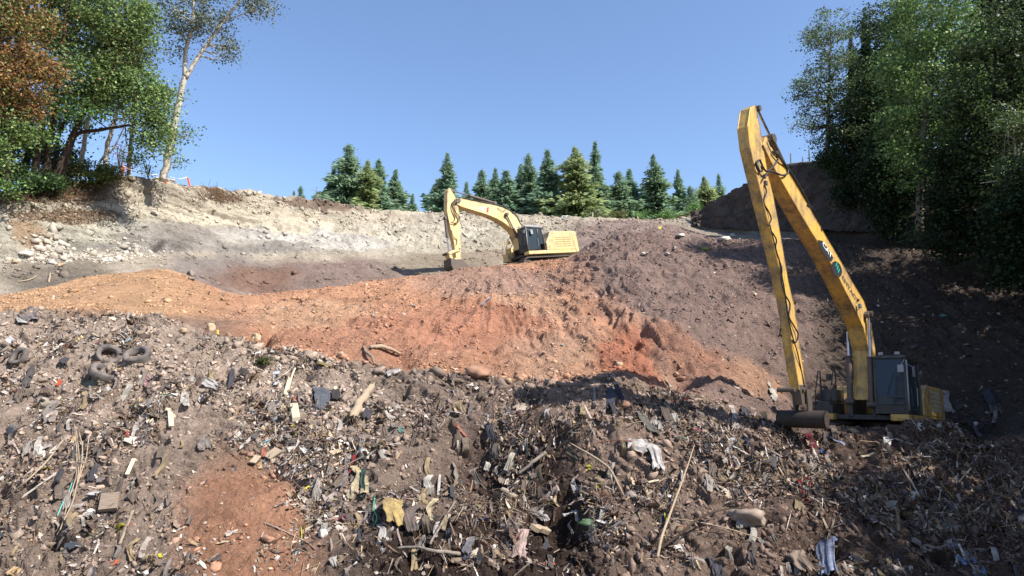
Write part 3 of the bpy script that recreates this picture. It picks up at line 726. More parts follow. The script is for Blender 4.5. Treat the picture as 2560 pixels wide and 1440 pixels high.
        cxm = sum(p[0] for p in poly) / len(poly); czm = sum(p[1] for p in poly) / len(poly)
        inn = [(cxm + (p[0] - cxm) * 0.88, czm + (p[1] - czm) * 0.88) for p in poly]
        n = len(poly); op = spec['bucket_open']
        shell = MB()
        ring = poly[op:] + poly[:op]; rin = inn[op:] + inn[:op]
        shell.prism(ring + rin[::-1], -w + 0.03, w - 0.03)
        bo = shell.build("bucket", M_steel, root)
        for sy in (-1, 1):
            MB().prism(poly, sy * w - (0.03 if sy > 0 else 0), sy * w + (0 if sy > 0 else 0.03)).build("side_plate", M_steel, bo)
        a_, b2_ = Vector((ring[-1][0], 0, ring[-1][1])), Vector((rin[-1][0], 0, rin[-1][1]))
        d_ = Vector((ring[-1][0] - ring[-2][0], 0, ring[-1][1] - ring[-2][1])).normalized()
        for k in range(5):
            yy = -w + 0.1 + k * (2 * w - 0.2) / 4
            e0 = Vector((ring[-1][0], yy, ring[-1][1]))
            MB().tube([e0 - d_ * 0.1, e0 + d_ * 0.08, e0 + d_ * 0.22], [0.06, 0.05, 0.012], 4).build("tooth", M_greym, bo)
    for (poly, y0_, y1_, nm, mt) in spec['links']:
        MB().prism([L(x, y, y1_) for x, y in poly], y0_, y1_).build(nm, mt, root, bevel=0.012)
    for (x, y, r_, w_) in spec['pins']:
        p_ = pt3(x, y, w_); p_.y = 0; pin(p_, r_, w_, root, spec['pin_mat'])
    for (poly, lat, nm, mt) in spec['plates']:
        MB().prism([L(x, y, lat) for x, y in poly], lat - 0.012, lat + 0.002).build(nm, mt, boom if nm != 'bracket' else boom, bevel=0.0)
    # lettering on the near side of the boom
    def text(s_, p0, p1, size, mat, lat, name, hscale=1.0):
        cu = bpy.data.curves.new("t", 'FONT'); cu.body = s_; cu.size = 1.0; cu.extrude = 0.002; cu.align_x = 'LEFT'; cu.offset = 0.012 if spec['bold'] else 0
        to = bpy.data.objects.new("t", cu); COL.objects.link(to)
        dg = bpy.context.evaluated_depsgraph_get(); dg.update()
        me2 = bpy.data.meshes.new_from_object(to.evaluated_get(dg)); bpy.data.objects.remove(to)
        co = np.array([v.co[:] for v in me2.vertices]); wdt = co[:, 0].max() - co[:, 0].min(); hgt_ = co[:, 1].max() - co[:, 1].min()
        a_ = Vector(L(*p0, lat)); b_ = Vector(L(*p1, lat)); d = b_ - a_; ln = d.length; d.normalize(); nrm = Vector((d.y, -d.x))   # seen from +lat side the x axis runs left
        nrm = -nrm if nrm.y < 0 and abs(nrm.y) > abs(nrm.x) else nrm
        nrm = Vector((d.y, -d.x)) if spec['flip_text'] else Vector((-d.y, d.x))
        for v in me2.vertices:
            t = (v.co.x - co[:, 0].min()) / wdt * ln; h = (v.co.y - co[:, 1].min()) / hgt_ * size
            q_ = a_ + d * t + nrm * h; z_ = v.co.z
            v.co = (q_.x, lat + z_ * 0.5, q_.y)
        me2.materials.clear(); me2.materials.append(mat)
        o_ = link(name, me2, boom); return o_
    for tdef in spec['texts']: text(*tdef)
    root["_m"] = 0; del root["_m"]
    for (px, py, lat, sz, nm, mt) in spec['bits']:
        p_ = pt3(px, py, lat)
        MB().box(p_.x - sz, p_.x + sz, p_.y - sz * 0.7, p_.y + sz * 0.7, p_.z - sz, p_.z + sz).tube([(p_.x, p_.y, p_.z - sz), (p_.x, p_.y - 0.1, p_.z - sz * 2)], 0.015, 5).build(nm, mt, root, bevel=sz * 0.2)
    return root, L, O, Rm
def smooth_line(pts, n):
    out = []
    P_ = [pts[0]] + list(pts) + [pts[-1]]
    for i in range(1, len(P_) - 2):
        for t in range(n):
            t_ = t / n; a, b2, c_, d = P_[i - 1], P_[i], P_[i + 1], P_[i + 2]
            out.append(0.5 * ((2 * b2) + (-a + c_) * t_ + (2 * a - 5 * b2 + 4 * c_ - d) * t_ ** 2 + (-a + 3 * b2 - 3 * c_ + d) * t_ ** 3))
    out.append(Vector(pts[-1])); return out
M_decal_w = simple_mat("white_decal", (0.8, 0.8, 0.78), 0.4, 0.3, var=0.08)
M_decal_k = simple_mat("black_decal", (0.03, 0.03, 0.035), 0.4, 0.3, var=0.1)
M_decal_t = simple_mat("teal_decal", (0.0, 0.42, 0.33), 0.4, 0.3, var=0.1)
M_decal_r = simple_mat("red_decal", (0.55, 0.07, 0.06), 0.4, 0.3, var=0.1)
M_letter = simple_mat("faded_dark_lettering", (0.10, 0.09, 0.07), 0.5, 0.3, var=0.2)
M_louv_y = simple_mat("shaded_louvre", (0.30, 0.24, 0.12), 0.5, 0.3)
M_louv_g = simple_mat("grey_louvre", (0.38, 0.38, 0.36), 0.5, 0.3)

spec_long = dict(label="long-reach yellow excavator with slim upright boom and stick, black cab, on the right bench", heading=44, pitch=-3.0, roll=0.0,
    corner=(2272, 1036, 22.0), corner_local=(2.15, 1.5, 1.36), paint=M_yellow, s=1.0, front=2.15, back=3.0, halfw=1.5, house_top=2.45, house_front=0.25,
    cab_h=1.86, cabs=1.0, dark=True, beacon=True, roof=M_black, rail=M_black, louvre=M_louv_g, bold=True, flip_text=True,
    boom_top=[(1915, 340), (1922, 349), (1943, 390), (1974, 437), (2016, 508), (2058, 581), (2099, 650), (2138, 720), (2161, 758), (2174, 800), (2182, 829), (2188, 886), (2192, 960), (2193, 1000)],
    boom_bot=[(1908, 362), (1918, 372), (1933, 414), (1974, 486), (2009, 548), (2044, 604), (2086, 672), (2113, 728), (2137, 773), (2155, 808), (2168, 853), (2174, 886), (2178, 950), (2178, 1000)],
    boom_w=(0.19, 0.28),
    stick_back=[(1888, 262), (1893, 275), (1900, 326), (1919, 437), (1933, 491), (1950, 585), (1973, 720), (1983, 755), (1991, 806), (1999, 871), (2015, 975)],
    stick_front=[(1876, 270), (1867, 331), (1873, 360), (1889, 430), (1900, 474), (1919, 554), (1936, 622), (1952, 690), (1970, 775), (1981, 871), (1999, 975)],
    stick_w=(0.15, 0.12), boom_pin=(1911, 352), pin_r=0.14, stick_end=(2005, 985),
    rams=[((2180, 1012), (2172, 786), 0.37, 0.10, 0.52, "boom_cylinder"), ((2126, 1004), (2119, 822), -0.37, 0.10, 0.62, "boom_cylinder"),
          ((1975, 445), (1893, 272), 0.0, 0.075, 0.55, "stick_cylinder"), ((1962, 812), (1988, 978), -0.20, 0.085, 0.72, "bucket_cylinder")],
    hoses=[([(1921, 350), (1934, 372), (1944, 395), (1936, 412), (1915, 428), (1899, 400), (1893, 412), (1899, 428)], 0.24, 0.028), ([(1932, 378), (1950, 395), (1966, 418), (1970, 432), (1955, 438), (1925, 428), (1912, 445)], 0.26, 0.028),
           ([(1902, 400), (1890, 405), (1894, 425), (1905, 428), (1903, 415)], 0.22, 0.024), ([(1911, 462), (1916, 480), (1909, 505), (1922, 530), (1928, 548), (1920, 565)], 0.17, 0.022),
           ([(1930, 580), (1941, 600), (1939, 620), (1948, 650), (1955, 675), (1953, 700), (1962, 735), (1975, 760), (1972, 790), (1985, 815), (1995, 835), (1990, 855), (1980, 850)], 0.17, 0.022),
           ([(1924, 560), (1934, 600), (1944, 640), (1955, 690), (1962, 730), (1970, 790), (1981, 840), (1993, 880), (2004, 930), (2012, 968)], 0.155, 0.018),
           ([(1954, 815), (1950, 835), (1962, 850), (1970, 880), (1968, 920), (1973, 935)], -0.15, 0.022),
           ([(1940, 380), (1975, 430), (2016, 500), (2030, 540), (2052, 570)], 0.1, 0.045), ([(2018, 511), (2036, 525), (2048, 560), (2055, 578)], 0.24, 0.018)],
    bucket='wide', bucket_c=(2007, 1048), bucket_w=0.68, bucket_r=0.25,
    links=[([(1983, 968), (1996, 972), (2006, 1012), (1992, 1014)], -0.16, -0.08, "link_arm", M_steel), ([(1999, 962), (2018, 962), (2020, 1010), (2006, 1012)], -0.06, 0.14, "link_arm", M_steel)],
    pins=[(1988, 975, 0.06, 0.25), (2012, 975, 0.06, 0.2), (2173, 788, 0.09, 0.42)], pin_mat=M_steel,
    plates=[([(2045, 600), (2056, 602), (2076, 630), (2083, 645), (2079, 654), (2070, 651), (2050, 621)], 0.2335 + 0.01, "decal", M_decal_k),
            ([(2092 + 12.5 * math.cos(t) + 4 * math.sin(t), 673 + 20 * math.sin(t)) for t in np.linspace(0, 2 * math.pi, 24, endpoint=False)], 0.2385 + 0.01, "decal", M_decal_k)],
    texts=[("CAT", (2056.5, 613), (2079, 647), 0.17, M_decal_w, 0.2475, "lettering"), ("ENTACT", (2106, 697), (2145, 761), 0.165, M_letter, 0.2585, "lettering"),
           ("|||", (2089, 664), (2096, 683), 0.20, M_decal_t, 0.2515, "logo_bars")],
    bits=[(2150, 765, 0.36, 0.07, "work_light", M_greym), (1914, 458, 0.17, 0.06, "valve_block", M_steel), (2146, 750, 0.30, 0.04, "valve_block", M_steel), (1964, 815, -0.1, 0.09, "valve_block", M_steel)])
ex_long, L1, O1, R1 = make_excavator(spec_long)

spec_far = dict(label="pale yellow excavator with arched boom digging on the crest of the red mound", heading=50, pitch=9.5, roll=4.0,
    corner=(1322, 627, 50.0), corner_local=(2.2, 1.6, 1.5), paint=M_yellow2, s=1.1, front=2.2, back=3.35, halfw=1.6, house_top=2.95, house_front=0.3,
    cab_h=1.86, cabs=1.02, dark=False, beacon=False, roof=M_greym, rail=M_yellow2, louvre=M_louv_y, bold=True, flip_text=True,
    boom_top=[(1136, 497), (1148, 495), (1161, 498), (1196, 506), (1231, 512), (1254, 518), (1274, 528), (1289, 541), (1299, 557), (1307, 575), (1309, 600), (1309, 622)],
    boom_bot=[(1138, 508), (1144, 512), (1157, 517), (1186, 526), (1216, 535), (1245, 547), (1264, 559), (1280, 572), (1291, 588), (1297, 602), (1299, 612), (1300, 622)],
    boom_w=(0.27, 0.34),
    stick_back=[(1124, 470), (1127, 475), (1138, 492), (1146, 522), (1149, 557), (1150, 596), (1153, 646)],
    stick_front=[(1119, 474), (1119, 484), (1118, 526), (1121, 545), (1127, 572), (1135, 605), (1141, 644)],
    stick_w=(0.22, 0.17), boom_pin=(1141, 504), pin_r=0.14, stick_end=(1147, 648),
    rams=[((1292, 590), (1266, 536), 0.42, 0.11, 0.35, "boom_cylinder"), ((1296, 632), (1267, 570), -0.42, 0.115, 0.68, "boom_cylinder"),
          ((1236, 508), (1125, 475), 0.0, 0.11, 0.6, "stick_cylinder"), ((1113, 545), (1122, 632), -0.02, 0.10, 0.56, "bucket_cylinder")],
    hoses=[([(1142, 498), (1134, 505), (1133, 520), (1140, 535), (1147, 545), (1140, 557), (1127, 556)], 0.3, 0.03), ([(1146, 497), (1136, 510), (1138, 528), (1148, 540), (1148, 552), (1136, 560)], 0.34, 0.03),
           ([(1140, 498), (1130, 508), (1128, 525), (1137, 545), (1134, 552)], 0.25, 0.03), ([(1148, 494), (1175, 500), (1230, 509), (1262, 518), (1290, 538), (1303, 565)], 0.1, 0.04), ([(1160, 496), (1235, 511), (1270, 522), (1295, 545), (1305, 572)], 0.3, 0.03),
           ([(1281, 610), (1276, 625), (1275, 645)], -0.6, 0.02), ([(1128, 575), (1133, 590), (1142, 600), (1141, 612)], 0.25, 0.025), ([(1243, 520), (1257, 528), (1262, 526)], 0.36, 0.02)],
    bucket='tooth', bucket_w=0.45, bucket_poly=[(1127, 645), (1129, 664), (1138, 680), (1150, 687), (1186, 682), (1168, 660), (1155, 648), (1140, 648)], bucket_open=5,
    links=[([(1120, 630), (1148, 620), (1151, 626), (1124, 636)], 0.20, 0.28, "link_arm", M_yellow2), ([(1120, 632), (1126, 632), (1138, 655), (1132, 660)], -0.25, 0.24, "link_arm", M_yellow2), ([(1134, 648), (1150, 638), (1158, 652), (1142, 672)], -0.16, 0.16, "bucket_ear", M_yellow2)],
    pins=[(1120, 633, 0.09, 0.3), (1149, 622, 0.07, 0.3), (1266, 537, 0.12, 0.48), (1144, 504, 0.1, 0.4), (1153, 650, 0.09, 0.3)], pin_mat=M_steel,
    plates=[([(1217, 519), (1222, 518), (1221, 531), (1216, 531)], 0.306, "decal", M_decal_r)],
    texts=[("CAT", (1198, 524.5), (1217, 528), 0.27, M_decal_w, 0.318, "lettering"), ], bits=[])
ex_far, L2, O2, R2 = make_excavator(spec_far)
# a near-black panel is not wanted on the red mark: triangle under the far lettering stays as its own mesh

# ------------------------------------------------------------------ TREES
def leaf_cloud(cent, size, seed, cols, flat=0.0, aspect=0.62):
    """cent Nx3 ; every leaf a folded rhomb"""
    g = np.random.default_rng(seed); n = len(cent)
    a = g.normal(size=(n, 3)); a /= np.linalg.norm(a, axis=1, keepdims=True)
    if flat: a[:, 2] *= (1 - flat); a /= np.linalg.norm(a, axis=1, keepdims=True)
    b_ = g.normal(size=(n, 3)); b_ -= a * np.sum(a * b_, 1, keepdims=True); b_ /= np.linalg.norm(b_, axis=1, keepdims=True)
    s_ = (size * g.uniform(0.6, 1.35, n))[:, None]
    nn = np.cross(a, b_)
    v = np.stack([cent - a * s_ * 0.5, cent + b_ * s_ * 0.5 * aspect + nn * s_ * 0.08, cent + a * s_ * 0.5, cent - b_ * s_ * 0.5 * aspect + nn * s_ * 0.08], 1)
    q_ = np.arange(4 * n).reshape(n, 4)
    pick = cols[g.integers(0, len(cols), n)] * g.uniform(0.75, 1.25, (n, 1))
    return v.reshape(-1, 3), q_, np.repeat(pick, 4, 0)
GREEN = np.array([[0.065, 0.115, 0.035], [0.085, 0.14, 0.045], [0.11, 0.155, 0.055], [0.055, 0.10, 0.045]])
GREENB = np.array([[0.09, 0.17, 0.045], [0.06, 0.13, 0.035], [0.13, 0.21, 0.06]])
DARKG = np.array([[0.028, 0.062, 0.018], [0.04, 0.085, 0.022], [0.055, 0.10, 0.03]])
RUST = np.array([[0.30, 0.15, 0.06], [0.36, 0.19, 0.07], [0.24, 0.12, 0.06], [0.30, 0.23, 0.07], [0.12, 0.15, 0.05]])
GREEN = GREEN * 2.0 * np.array([1.12, 1.02, 0.95]); GREENB = GREENB * 1.3; SAGE_ = 1; RUST_ = 1
OLIVE = np.array([[0.13, 0.15, 0.05], [0.10, 0.12, 0.04], [0.20, 0.17, 0.06], [0.08, 0.12, 0.05]])
SAGE = np.array([[0.10, 0.14, 0.075], [0.13, 0.16, 0.09], [0.07, 0.11, 0.05], [0.17, 0.17, 0.09]])
PINKL = np.array([[0.42, 0.10, 0.11], [0.35, 0.12, 0.10], [0.5, 0.2, 0.16]])
def mixc(*a): return np.concatenate(a)
def broad_tree(name, label, cat, base, limbs, blobs, seed, leaf=0.16, nclump=60, per=90, sig=0.45, bark=M_bark, group=None, cols=GREEN, nbranch=1.0, lean_leaves=0.3):
    """limbs: list of (points, radii) in world space ; blobs: (centre, (rx,ry,rz), weight, colours)"""
    g = np.random.default_rng(seed); B0 = Vector(base)
    root = tag(empty(name, B0), label, cat, group)
    m = MB(); samples = []
    for pts, rad in limbs:
        pp = smooth_line([Vector(p) for p in pts], 4); rr = np.interp(np.linspace(0, 1, len(pp)), np.linspace(0, 1, len(rad)), rad)
        pp = [p + Vector(g.normal(0, 0.3, 3) * r_ * 0.35) for p, r_ in zip(pp, rr)]
        m.tube([p - B0 for p in pp], list(rr), 7)
        samples += [(p, r_) for p, r_ in zip(pp[len(pp) // 4:], rr[len(pp) // 4:])]
    sp_ = np.array([s_[0][:] for s_ in samples]); sr_ = np.array([s_[1] for s_ in samples])
    cents = []; cl = []
    tw = sum(b_[2] for b_ in blobs)
    for (c_, rad, wgt, cc) in blobs:
        k = max(3, int(nclump * wgt / tw)); u = g.normal(size=(k, 3)); u /= np.linalg.norm(u, axis=1, keepdims=True)
        u *= (g.uniform(0.15, 1.0, k) ** 0.45)[:, None]
        cl += [(np.array(c_) + x * np.array(rad), cc) for x in u]
    LV = []; LQ = []; LC = []; off = 0
    for i, (c_, cc) in enumerate(cl):
        if g.random() < nbranch:
            dd = np.linalg.norm(sp_ - c_, axis=1) + np.maximum(0, sp_[:, 2] - c_[2]) * 0.8; j = np.argmin(dd)
            a = Vector(sp_[j]); b_ = Vector(c_); mid = a.lerp(b_, 0.5) + Vector((0, 0, -0.06 * (b_ - a).length)) + Vector(g.normal(0, 0.12, 3))
            r0_ = min(0.45 * sr_[j], 0.02 + 0.012 * (b_ - a).length)
            m.tube([a - B0, mid - B0, b_ - B0], [r0_, r0_ * 0.7, 0.012], 4, caps=False)
            for q_ in range(3):
                e = b_ + Vector(g.normal(0, sig * 0.8, 3)); m.tube([b_ - B0, e - B0], [0.012, 0.005], 3, caps=False)
        n = int(per * g.uniform(0.5, 1.4)); off3 = g.normal(0, 1, (n, 3)) * sig * g.uniform(0.6, 1.25) * np.array([1, 1, 0.7])
        v, q_, c3 = leaf_cloud(c_ + off3 - np.array(B0), leaf, int(g.integers(1e9)), cc if cc is not None else cols, flat=lean_leaves)
        LV.append(v); LQ.append(q_ + off); LC.append(c3 * g.uniform(0.8, 1.2)); off += len(v)
    m.build("trunk", bark, root, smooth=True)
    link("crown", np_mesh("crown", np.concatenate(LV), np.concatenate(LQ), None, M_leaf, np.concatenate(LC)), root)
    return root
def PV(px, py, d): return Vector(P(px, py, d))
def blob(px, py, rx, ry, d, w=1.0, cols=None, rd=None):
    s_ = d / F_PX; return (np.array(P(px, py, d)), (rx * s_, (rd if rd else min(rx, ry) * s_), ry * s_), w, cols)

# left side ---------------------------------------------------------
# tall forked tree on the left crest
broad_tree("forked_tree", "tall slim pale-barked tree forking high up, standing alone on the left crest", "tree", PV(408, 452, 43),
    [([PV(408, 452, 43), PV(418, 400, 43), (PV(436, 310, 43)), PV(452, 240, 43), PV(462, 192, 43)], [0.24, 0.22, 0.2, 0.18, 0.17]),
     ([PV(462, 195, 43), PV(466, 120, 43), PV(480, 70, 42.6), PV(484, 0, 42.4), PV(480, -90, 42.2)], [0.15, 0.12, 0.1, 0.07, 0.03]),
     ([PV(464, 195, 43), PV(490, 150, 43.2), (PV(525, 100, 43.4)), PV(560, 50, 43.6), PV(600, 0, 44), PV(640, -70, 44)], [0.15, 0.13, 0.12, 0.1, 0.07, 0.03]),
     ([PV(560, 52, 43.6), PV(600, 38, 43.8), PV(650, 15, 44)], [0.06, 0.04, 0.02]), ([PV(470, 110, 43), PV(455, 85, 43), PV(436, 60, 43), PV(415, 20, 43), PV(400, -30, 43)], [0.06, 0.05, 0.04, 0.03, 0.02]),
     ([PV(480, 75, 42.8), PV(505, 55, 42.4), PV(535, 35, 42.2)], [0.06, 0.04, 0.02]), ([PV(455, 268, 43), PV(450, 220, 43), PV(447, 190, 43)], [0.03, 0.02, 0.01]), ([PV(466, 130, 43), PV(455, 124, 43), PV(443, 116, 43)], [0.04, 0.03, 0.02])],
    [blob(470, 35, 75, 60, 42.6, 5, SAGE), blob(410, 40, 38, 36, 42.8, 1.2, SAGE), blob(620, 20, 75, 26, 44, 2.4, SAGE), blob(560, 70, 34, 34, 43.5, 1.2, SAGE), blob(565, 125, 28, 32, 43.4, 1.5, SAGE), blob(440, 130, 26, 14, 43, 0.35, SAGE),
     blob(520, -60, 130, 60, 43, 6, SAGE), blob(432, 320, 22, 26, 43, 1.0, GREENB), blob(440, 395, 14, 30, 43, 0.25, GREENB), blob(450, 345, 36, 14, 43, 0.3, GREENB), blob(470, 85, 45, 22, 43, 1, SAGE)],
    3, leaf=0.15, nclump=130, per=70, sig=0.42, bark=M_birch, nbranch=0.9)
# big green multi-stem maple
broad_tree("maple_tree", "broad green many-stemmed tree reaching out over the left bank", "tree", PV(190, 475, 39.5),
    [([PV(110, 470, 38.8), PV(118, 400, 38.8), PV(128, 330, 38.6), PV(140, 230, 38.4), PV(160, 90, 38), PV(170, -60, 38)], [0.22, 0.2, 0.17, 0.14, 0.1, 0.04]),
     ([PV(130, 472, 39), PV(160, 390, 39.2), PV(185, 330, 39.4), PV(230, 240, 39.6), PV(270, 120, 39.8), PV(300, -20, 40)], [0.2, 0.17, 0.15, 0.12, 0.09, 0.03]),
     ([PV(80, 470, 38.6), PV(92, 390, 38.4), PV(105, 300, 38), PV(60, 200, 37.6), PV(40, 60, 37.4)], [0.2, 0.18, 0.14, 0.1, 0.05]),
     ([PV(140, 472, 39.4), PV(168, 400, 39.6), PV(190, 338, 39.8), PV(250, 325, 39.8), PV(330, 312, 39.6), PV(372, 312, 39.4), PV(400, 326, 39.2)], [0.14, 0.13, 0.12, 0.1, 0.07, 0.05, 0.03]),
     ([PV(120, 472, 39.6), PV(138, 400, 39.8), PV(150, 330, 40), PV(200, 250, 40.4), PV(290, 215, 40.4)], [0.12, 0.1, 0.09, 0.06, 0.03])],
    [blob(230, 60, 140, 90, 39.6, 9, GREEN), blob(130, 10, 110, 90, 38.4, 5, mixc(GREEN, OLIVE)), blob(300, 140, 60, 80, 39.8, 5, mixc(GREEN, OLIVE)), blob(330, 230, 70, 55, 39.6, 4.5, GREEN), blob(380, 290, 45, 38, 39.4, 2.2, GREEN), blob(200, 180, 100, 70, 39, 5, GREEN), blob(170, 270, 90, 34, 38.6, 2.2, GREENB),
     blob(390, 350, 50, 30, 39.4, 1.6, GREEN), blob(345, 60, 40, 70, 39.8, 3, GREEN), blob(400, 240, 34, 34, 39.6, 1.6, GREEN), blob(250, 230, 70, 60, 39.5, 3.5, GREEN), blob(220, -110, 200, 80, 39.5, 8, GREEN), blob(340, 395, 34, 14, 39.6, 0.3, GREENB), blob(60, 340, 60, 40, 38, 2.2, GREENB)],
    5, leaf=0.165, nclump=400, per=135, sig=0.46, nbranch=0.7)
broad_tree("maple_tree", "rust-orange leaved tree at the left edge of the photo", "tree", PV(-60, 500, 35.5),
    [([PV(-60, 500, 35.5), PV(-40, 380, 35.5), PV(-10, 250, 35.5), PV(20, 120, 35.5), PV(30, -60, 35.5)], [0.24, 0.2, 0.16, 0.1, 0.04]), ([PV(-40, 380, 35.5), PV(20, 280, 35.6), PV(80, 200, 35.8)], [0.12, 0.09, 0.03]), ([PV(10, 505, 35.2), PV(20, 430, 35.4), PV(40, 330, 35.6)], [0.1, 0.09, 0.05])],
    [blob(50, 190, 80, 75, 35.8, 6, RUST), blob(30, 40, 100, 70, 35.8, 4.5, mixc(RUST, RUST, GREEN)), blob(-30, 270, 90, 60, 35.5, 3, mixc(GREEN, RUST)), blob(60, 265, 40, 26, 35.9, 1.2, RUST), blob(-60, 80, 90, 120, 35.5, 5, mixc(GREEN, RUST)), blob(-40, -90, 160, 70, 35.6, 5, mixc(RUST, GREEN)), blob(-20, 380, 70, 44, 35.3, 3, GREEN), blob(30, 330, 60, 30, 35.6, 1.4, GREEN), blob(20, 465, 40, 12, 35, 0.5, GREENB)],
    6, leaf=0.155, nclump=290, per=135, sig=0.44, nbranch=0.6)
broad_tree("dense_tree", "dark shaded tree behind the many-stemmed tree on the left bank", "tree", PV(60, 470, 43),
    [([PV(60, 470, 43), PV(70, 350, 43), PV(60, 200, 43), PV(60, 0, 43)], [0.2, 0.18, 0.14, 0.06])],
    [blob(60, 200, 190, 200, 44, 5, DARKG), blob(30, 390, 120, 70, 43, 3, DARKG), blob(130, 400, 60, 60, 43, 1.0, DARKG), blob(200, 90, 150, 100, 44, 2.5, DARKG)], 8, leaf=0.24, nclump=150, per=90, sig=0.6, nbranch=0.3)
for i, (pts, lab, sd) in enumerate(((([(262, 420), (270, 360), (292, 280), (308, 230)]), "slim pale birch trunk leaning right, nearest the crest shrubs", 21), ([(200, 430), (208, 370), (232, 250), (256, 210)], "slim pale birch trunk half hidden among the green crowns", 22), ([(236, 440), (252, 400), (285, 370), (318, 300)], "thin pale sapling trunk leaning far right over the shrubs", 23))):
    b_ = PV(*pts[0], 42.5)
    lim = [PV(x, y, 42.5) for x, y in pts]
    broad_tree("birch_tree", lab, "tree", b_, [(lim, [0.16, 0.14, 0.1, 0.06] if i < 2 else [0.08, 0.07, 0.05, 0.03])], [blob(pts[-1][0], pts[-1][1] - 10, 30, 30, 42.5, 1, GREEN)], sd, leaf=0.15, nclump=7, per=50, sig=0.35, bark=M_birch)
broad_tree("snag_tree", "bare forked dead top between the green crown and the tall forked tree", "tree", PV(335, 440, 45),
    [([PV(320, 438, 45), PV(338, 240, 45), PV(350, 120, 45), PV(366, 60, 45), PV(368, -20, 45)], [0.12, 0.1, 0.08, 0.06, 0.03]), ([PV(348, 130, 45), PV(360, 105, 45), PV(366, 72, 45)], [0.05, 0.04, 0.02])],
    [blob(366, 20, 20, 40, 45, 1, SAGE)], 24, leaf=0.14, nclump=9, per=40, sig=0.35, bark=M_greybark)
def shrub(label, px, py, rx, ry, d, cols, seed, name="shrub", cat="shrub", leaf=0.14, k=26, per=70, group=None, sig=0.25, bark=M_bark):
    b_, nn = surf(px, py) if d is None else (PV(px, py, d), None)
    dd = proj(np.array(b_))[2]
    s_ = dd / F_PX; c_ = np.array(b_) + np.array([0, 0, ry * s_ * 0.9])
    lim = [([b_, b_ + Vector((random.uniform(-.5, .5) * rx * s_, random.uniform(-.2, .2), ry * s_ * random.uniform(1.0, 1.6)))], [0.04, 0.015]) for _ in range(5)]
    return broad_tree(name, label, cat, b_, lim, [(c_, (rx * s_, rx * s_ * 0.7, ry * s_), 1, cols)], seed, leaf=leaf, nclump=k, per=per, sig=sig, nbranch=0.6, group=group, bark=bark)
shrub("yellow-green bush at the foot of the left trees, nearest the crest", 225, 455, 42, 30, 41, mixc(OLIVE, GREENB), 31)
shrub("olive bush under the leaning birch trunks on the left bank", 165, 462, 40, 28, 40, OLIVE, 32)
shrub("brown dry brush mound between the birches and the orange stake", 275, 445, 34, 14, 42, OLIVE, 33)
shrub("dark bush in the shade at the far left edge", 20, 475, 70, 34, 36.5, DARKG, 34, k=34)
shrub("dark low bush below the many-stemmed trunks", 110, 472, 46, 22, 38.4, DARKG, 35)
shrub("pink-red leaved shrub beside the left orange stake", 300, 432, 24, 44, 43, PINKL, 36, k=16, per=22, leaf=0.11, sig=0.4)
shrub("sparse green sprig to the left of the forked tree", 370, 445, 20, 24, 43.5, GREENB, 37, k=7, per=18, leaf=0.1)

# right side --------------------------------------------------------
def quick(name, label, px, base_y, top_y, halfw, d, seed, cols_, leaf=0.17, ncl=110, per=95, sig=0.45, bark=M_bark, lean=0, base_frac=0.25, extra=None, group=None, nb=0.5):
    cols = cols_ * (1.05 if seed in (41, 42) else 0.52)  # shade put into the woods' leaf colours; airy and sunlit trees stay bright
    b_ = PV(px, base_y, d); H = base_y - top_y
    lim = [([b_, PV(px + lean * 0.3, base_y - H * 0.35, d), PV(px + lean * 0.6, base_y - H * 0.65, d), PV(px + lean, top_y + H * 0.06, d)], [0.03 * H * d / F_PX * 0.6, 0.02 * H * d / F_PX * 0.6, 0.012 * H * d / F_PX * 0.6, 0.02])]
    for k in range(4):
        t = 0.3 + 0.14 * k; sx = (-1) ** k * halfw * 0.7
        lim.append(([PV(px + lean * t, base_y - H * t, d), PV(px + lean * t + sx * 0.5, base_y - H * (t + 0.12), d + 0.5 * (k - 1.5)), PV(px + lean * t + sx, base_y - H * (t + 0.2), d + (k - 1.5))], [0.07, 0.05, 0.02]))
    bl = []
    for t in np.linspace(base_frac, 0.95, 6):
        wd = halfw * (1.0 - 0.55 * max(0, (t - 0.4) / 0.6) ** 1.3) * (0.75 + 0.25 * min(1, (t - base_frac) * 4))
        bl.append(blob(px + lean * t, base_y - H * t, wd, H * 0.11, d, wd, cols, rd=halfw * d / F_PX * 0.75))
    if extra: bl += extra
    gg = np.random.default_rng(seed + 900)
    for k in range(10):
        t = gg.uniform(base_frac, 0.92); sd_ = gg.choice([-1, 1]) * halfw * gg.uniform(0.55, 1.15) * (1 - 0.4 * t); r_b = halfw * gg.uniform(0.18, 0.36)
        bl.append(blob(px + lean * t + sd_, base_y - H * t, r_b, r_b * 0.7, d + gg.uniform(-1.5, 1.5), r_b * 0.6, cols))
    return broad_tree(name, label, "tree", b_, lim, bl, seed, leaf=leaf, nclump=ncl, per=per, sig=sig, bark=bark, group=group, nbranch=nb)
quick("loose_tree", "thin airy pale-green tree at the left end of the right-hand woods", 2068, 412, 42, 84, 52, 41, mixc(SAGE, GREENB), leaf=0.16, ncl=230, per=60, sig=0.42, bark=M_greybark, lean=10, base_frac=0.2, nb=1.0)
quick("leafy_tree", "large green tree with sunlit crown in the middle of the right-hand woods", 2295, 600, -40, 150, 40, 42, mixc(GREEN, GREENB), ncl=300, per=110, lean=40, base_frac=0.3, bark=M_greybark)
quick("leafy_tree", "green tree reaching above the frame, left of the sunlit crown", 2205, 560, -20, 90, 46, 43, mixc(GREEN, DARKG), ncl=150, lean=20, base_frac=0.25)
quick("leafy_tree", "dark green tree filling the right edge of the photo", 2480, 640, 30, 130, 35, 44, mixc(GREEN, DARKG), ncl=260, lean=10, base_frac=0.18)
quick("leafy_tree", "tall dark tree behind the sunlit crown, in the top right corner", 2520, 560, -160, 140, 45, 45, DARKG, ncl=220, base_frac=0.3, leaf=0.22)
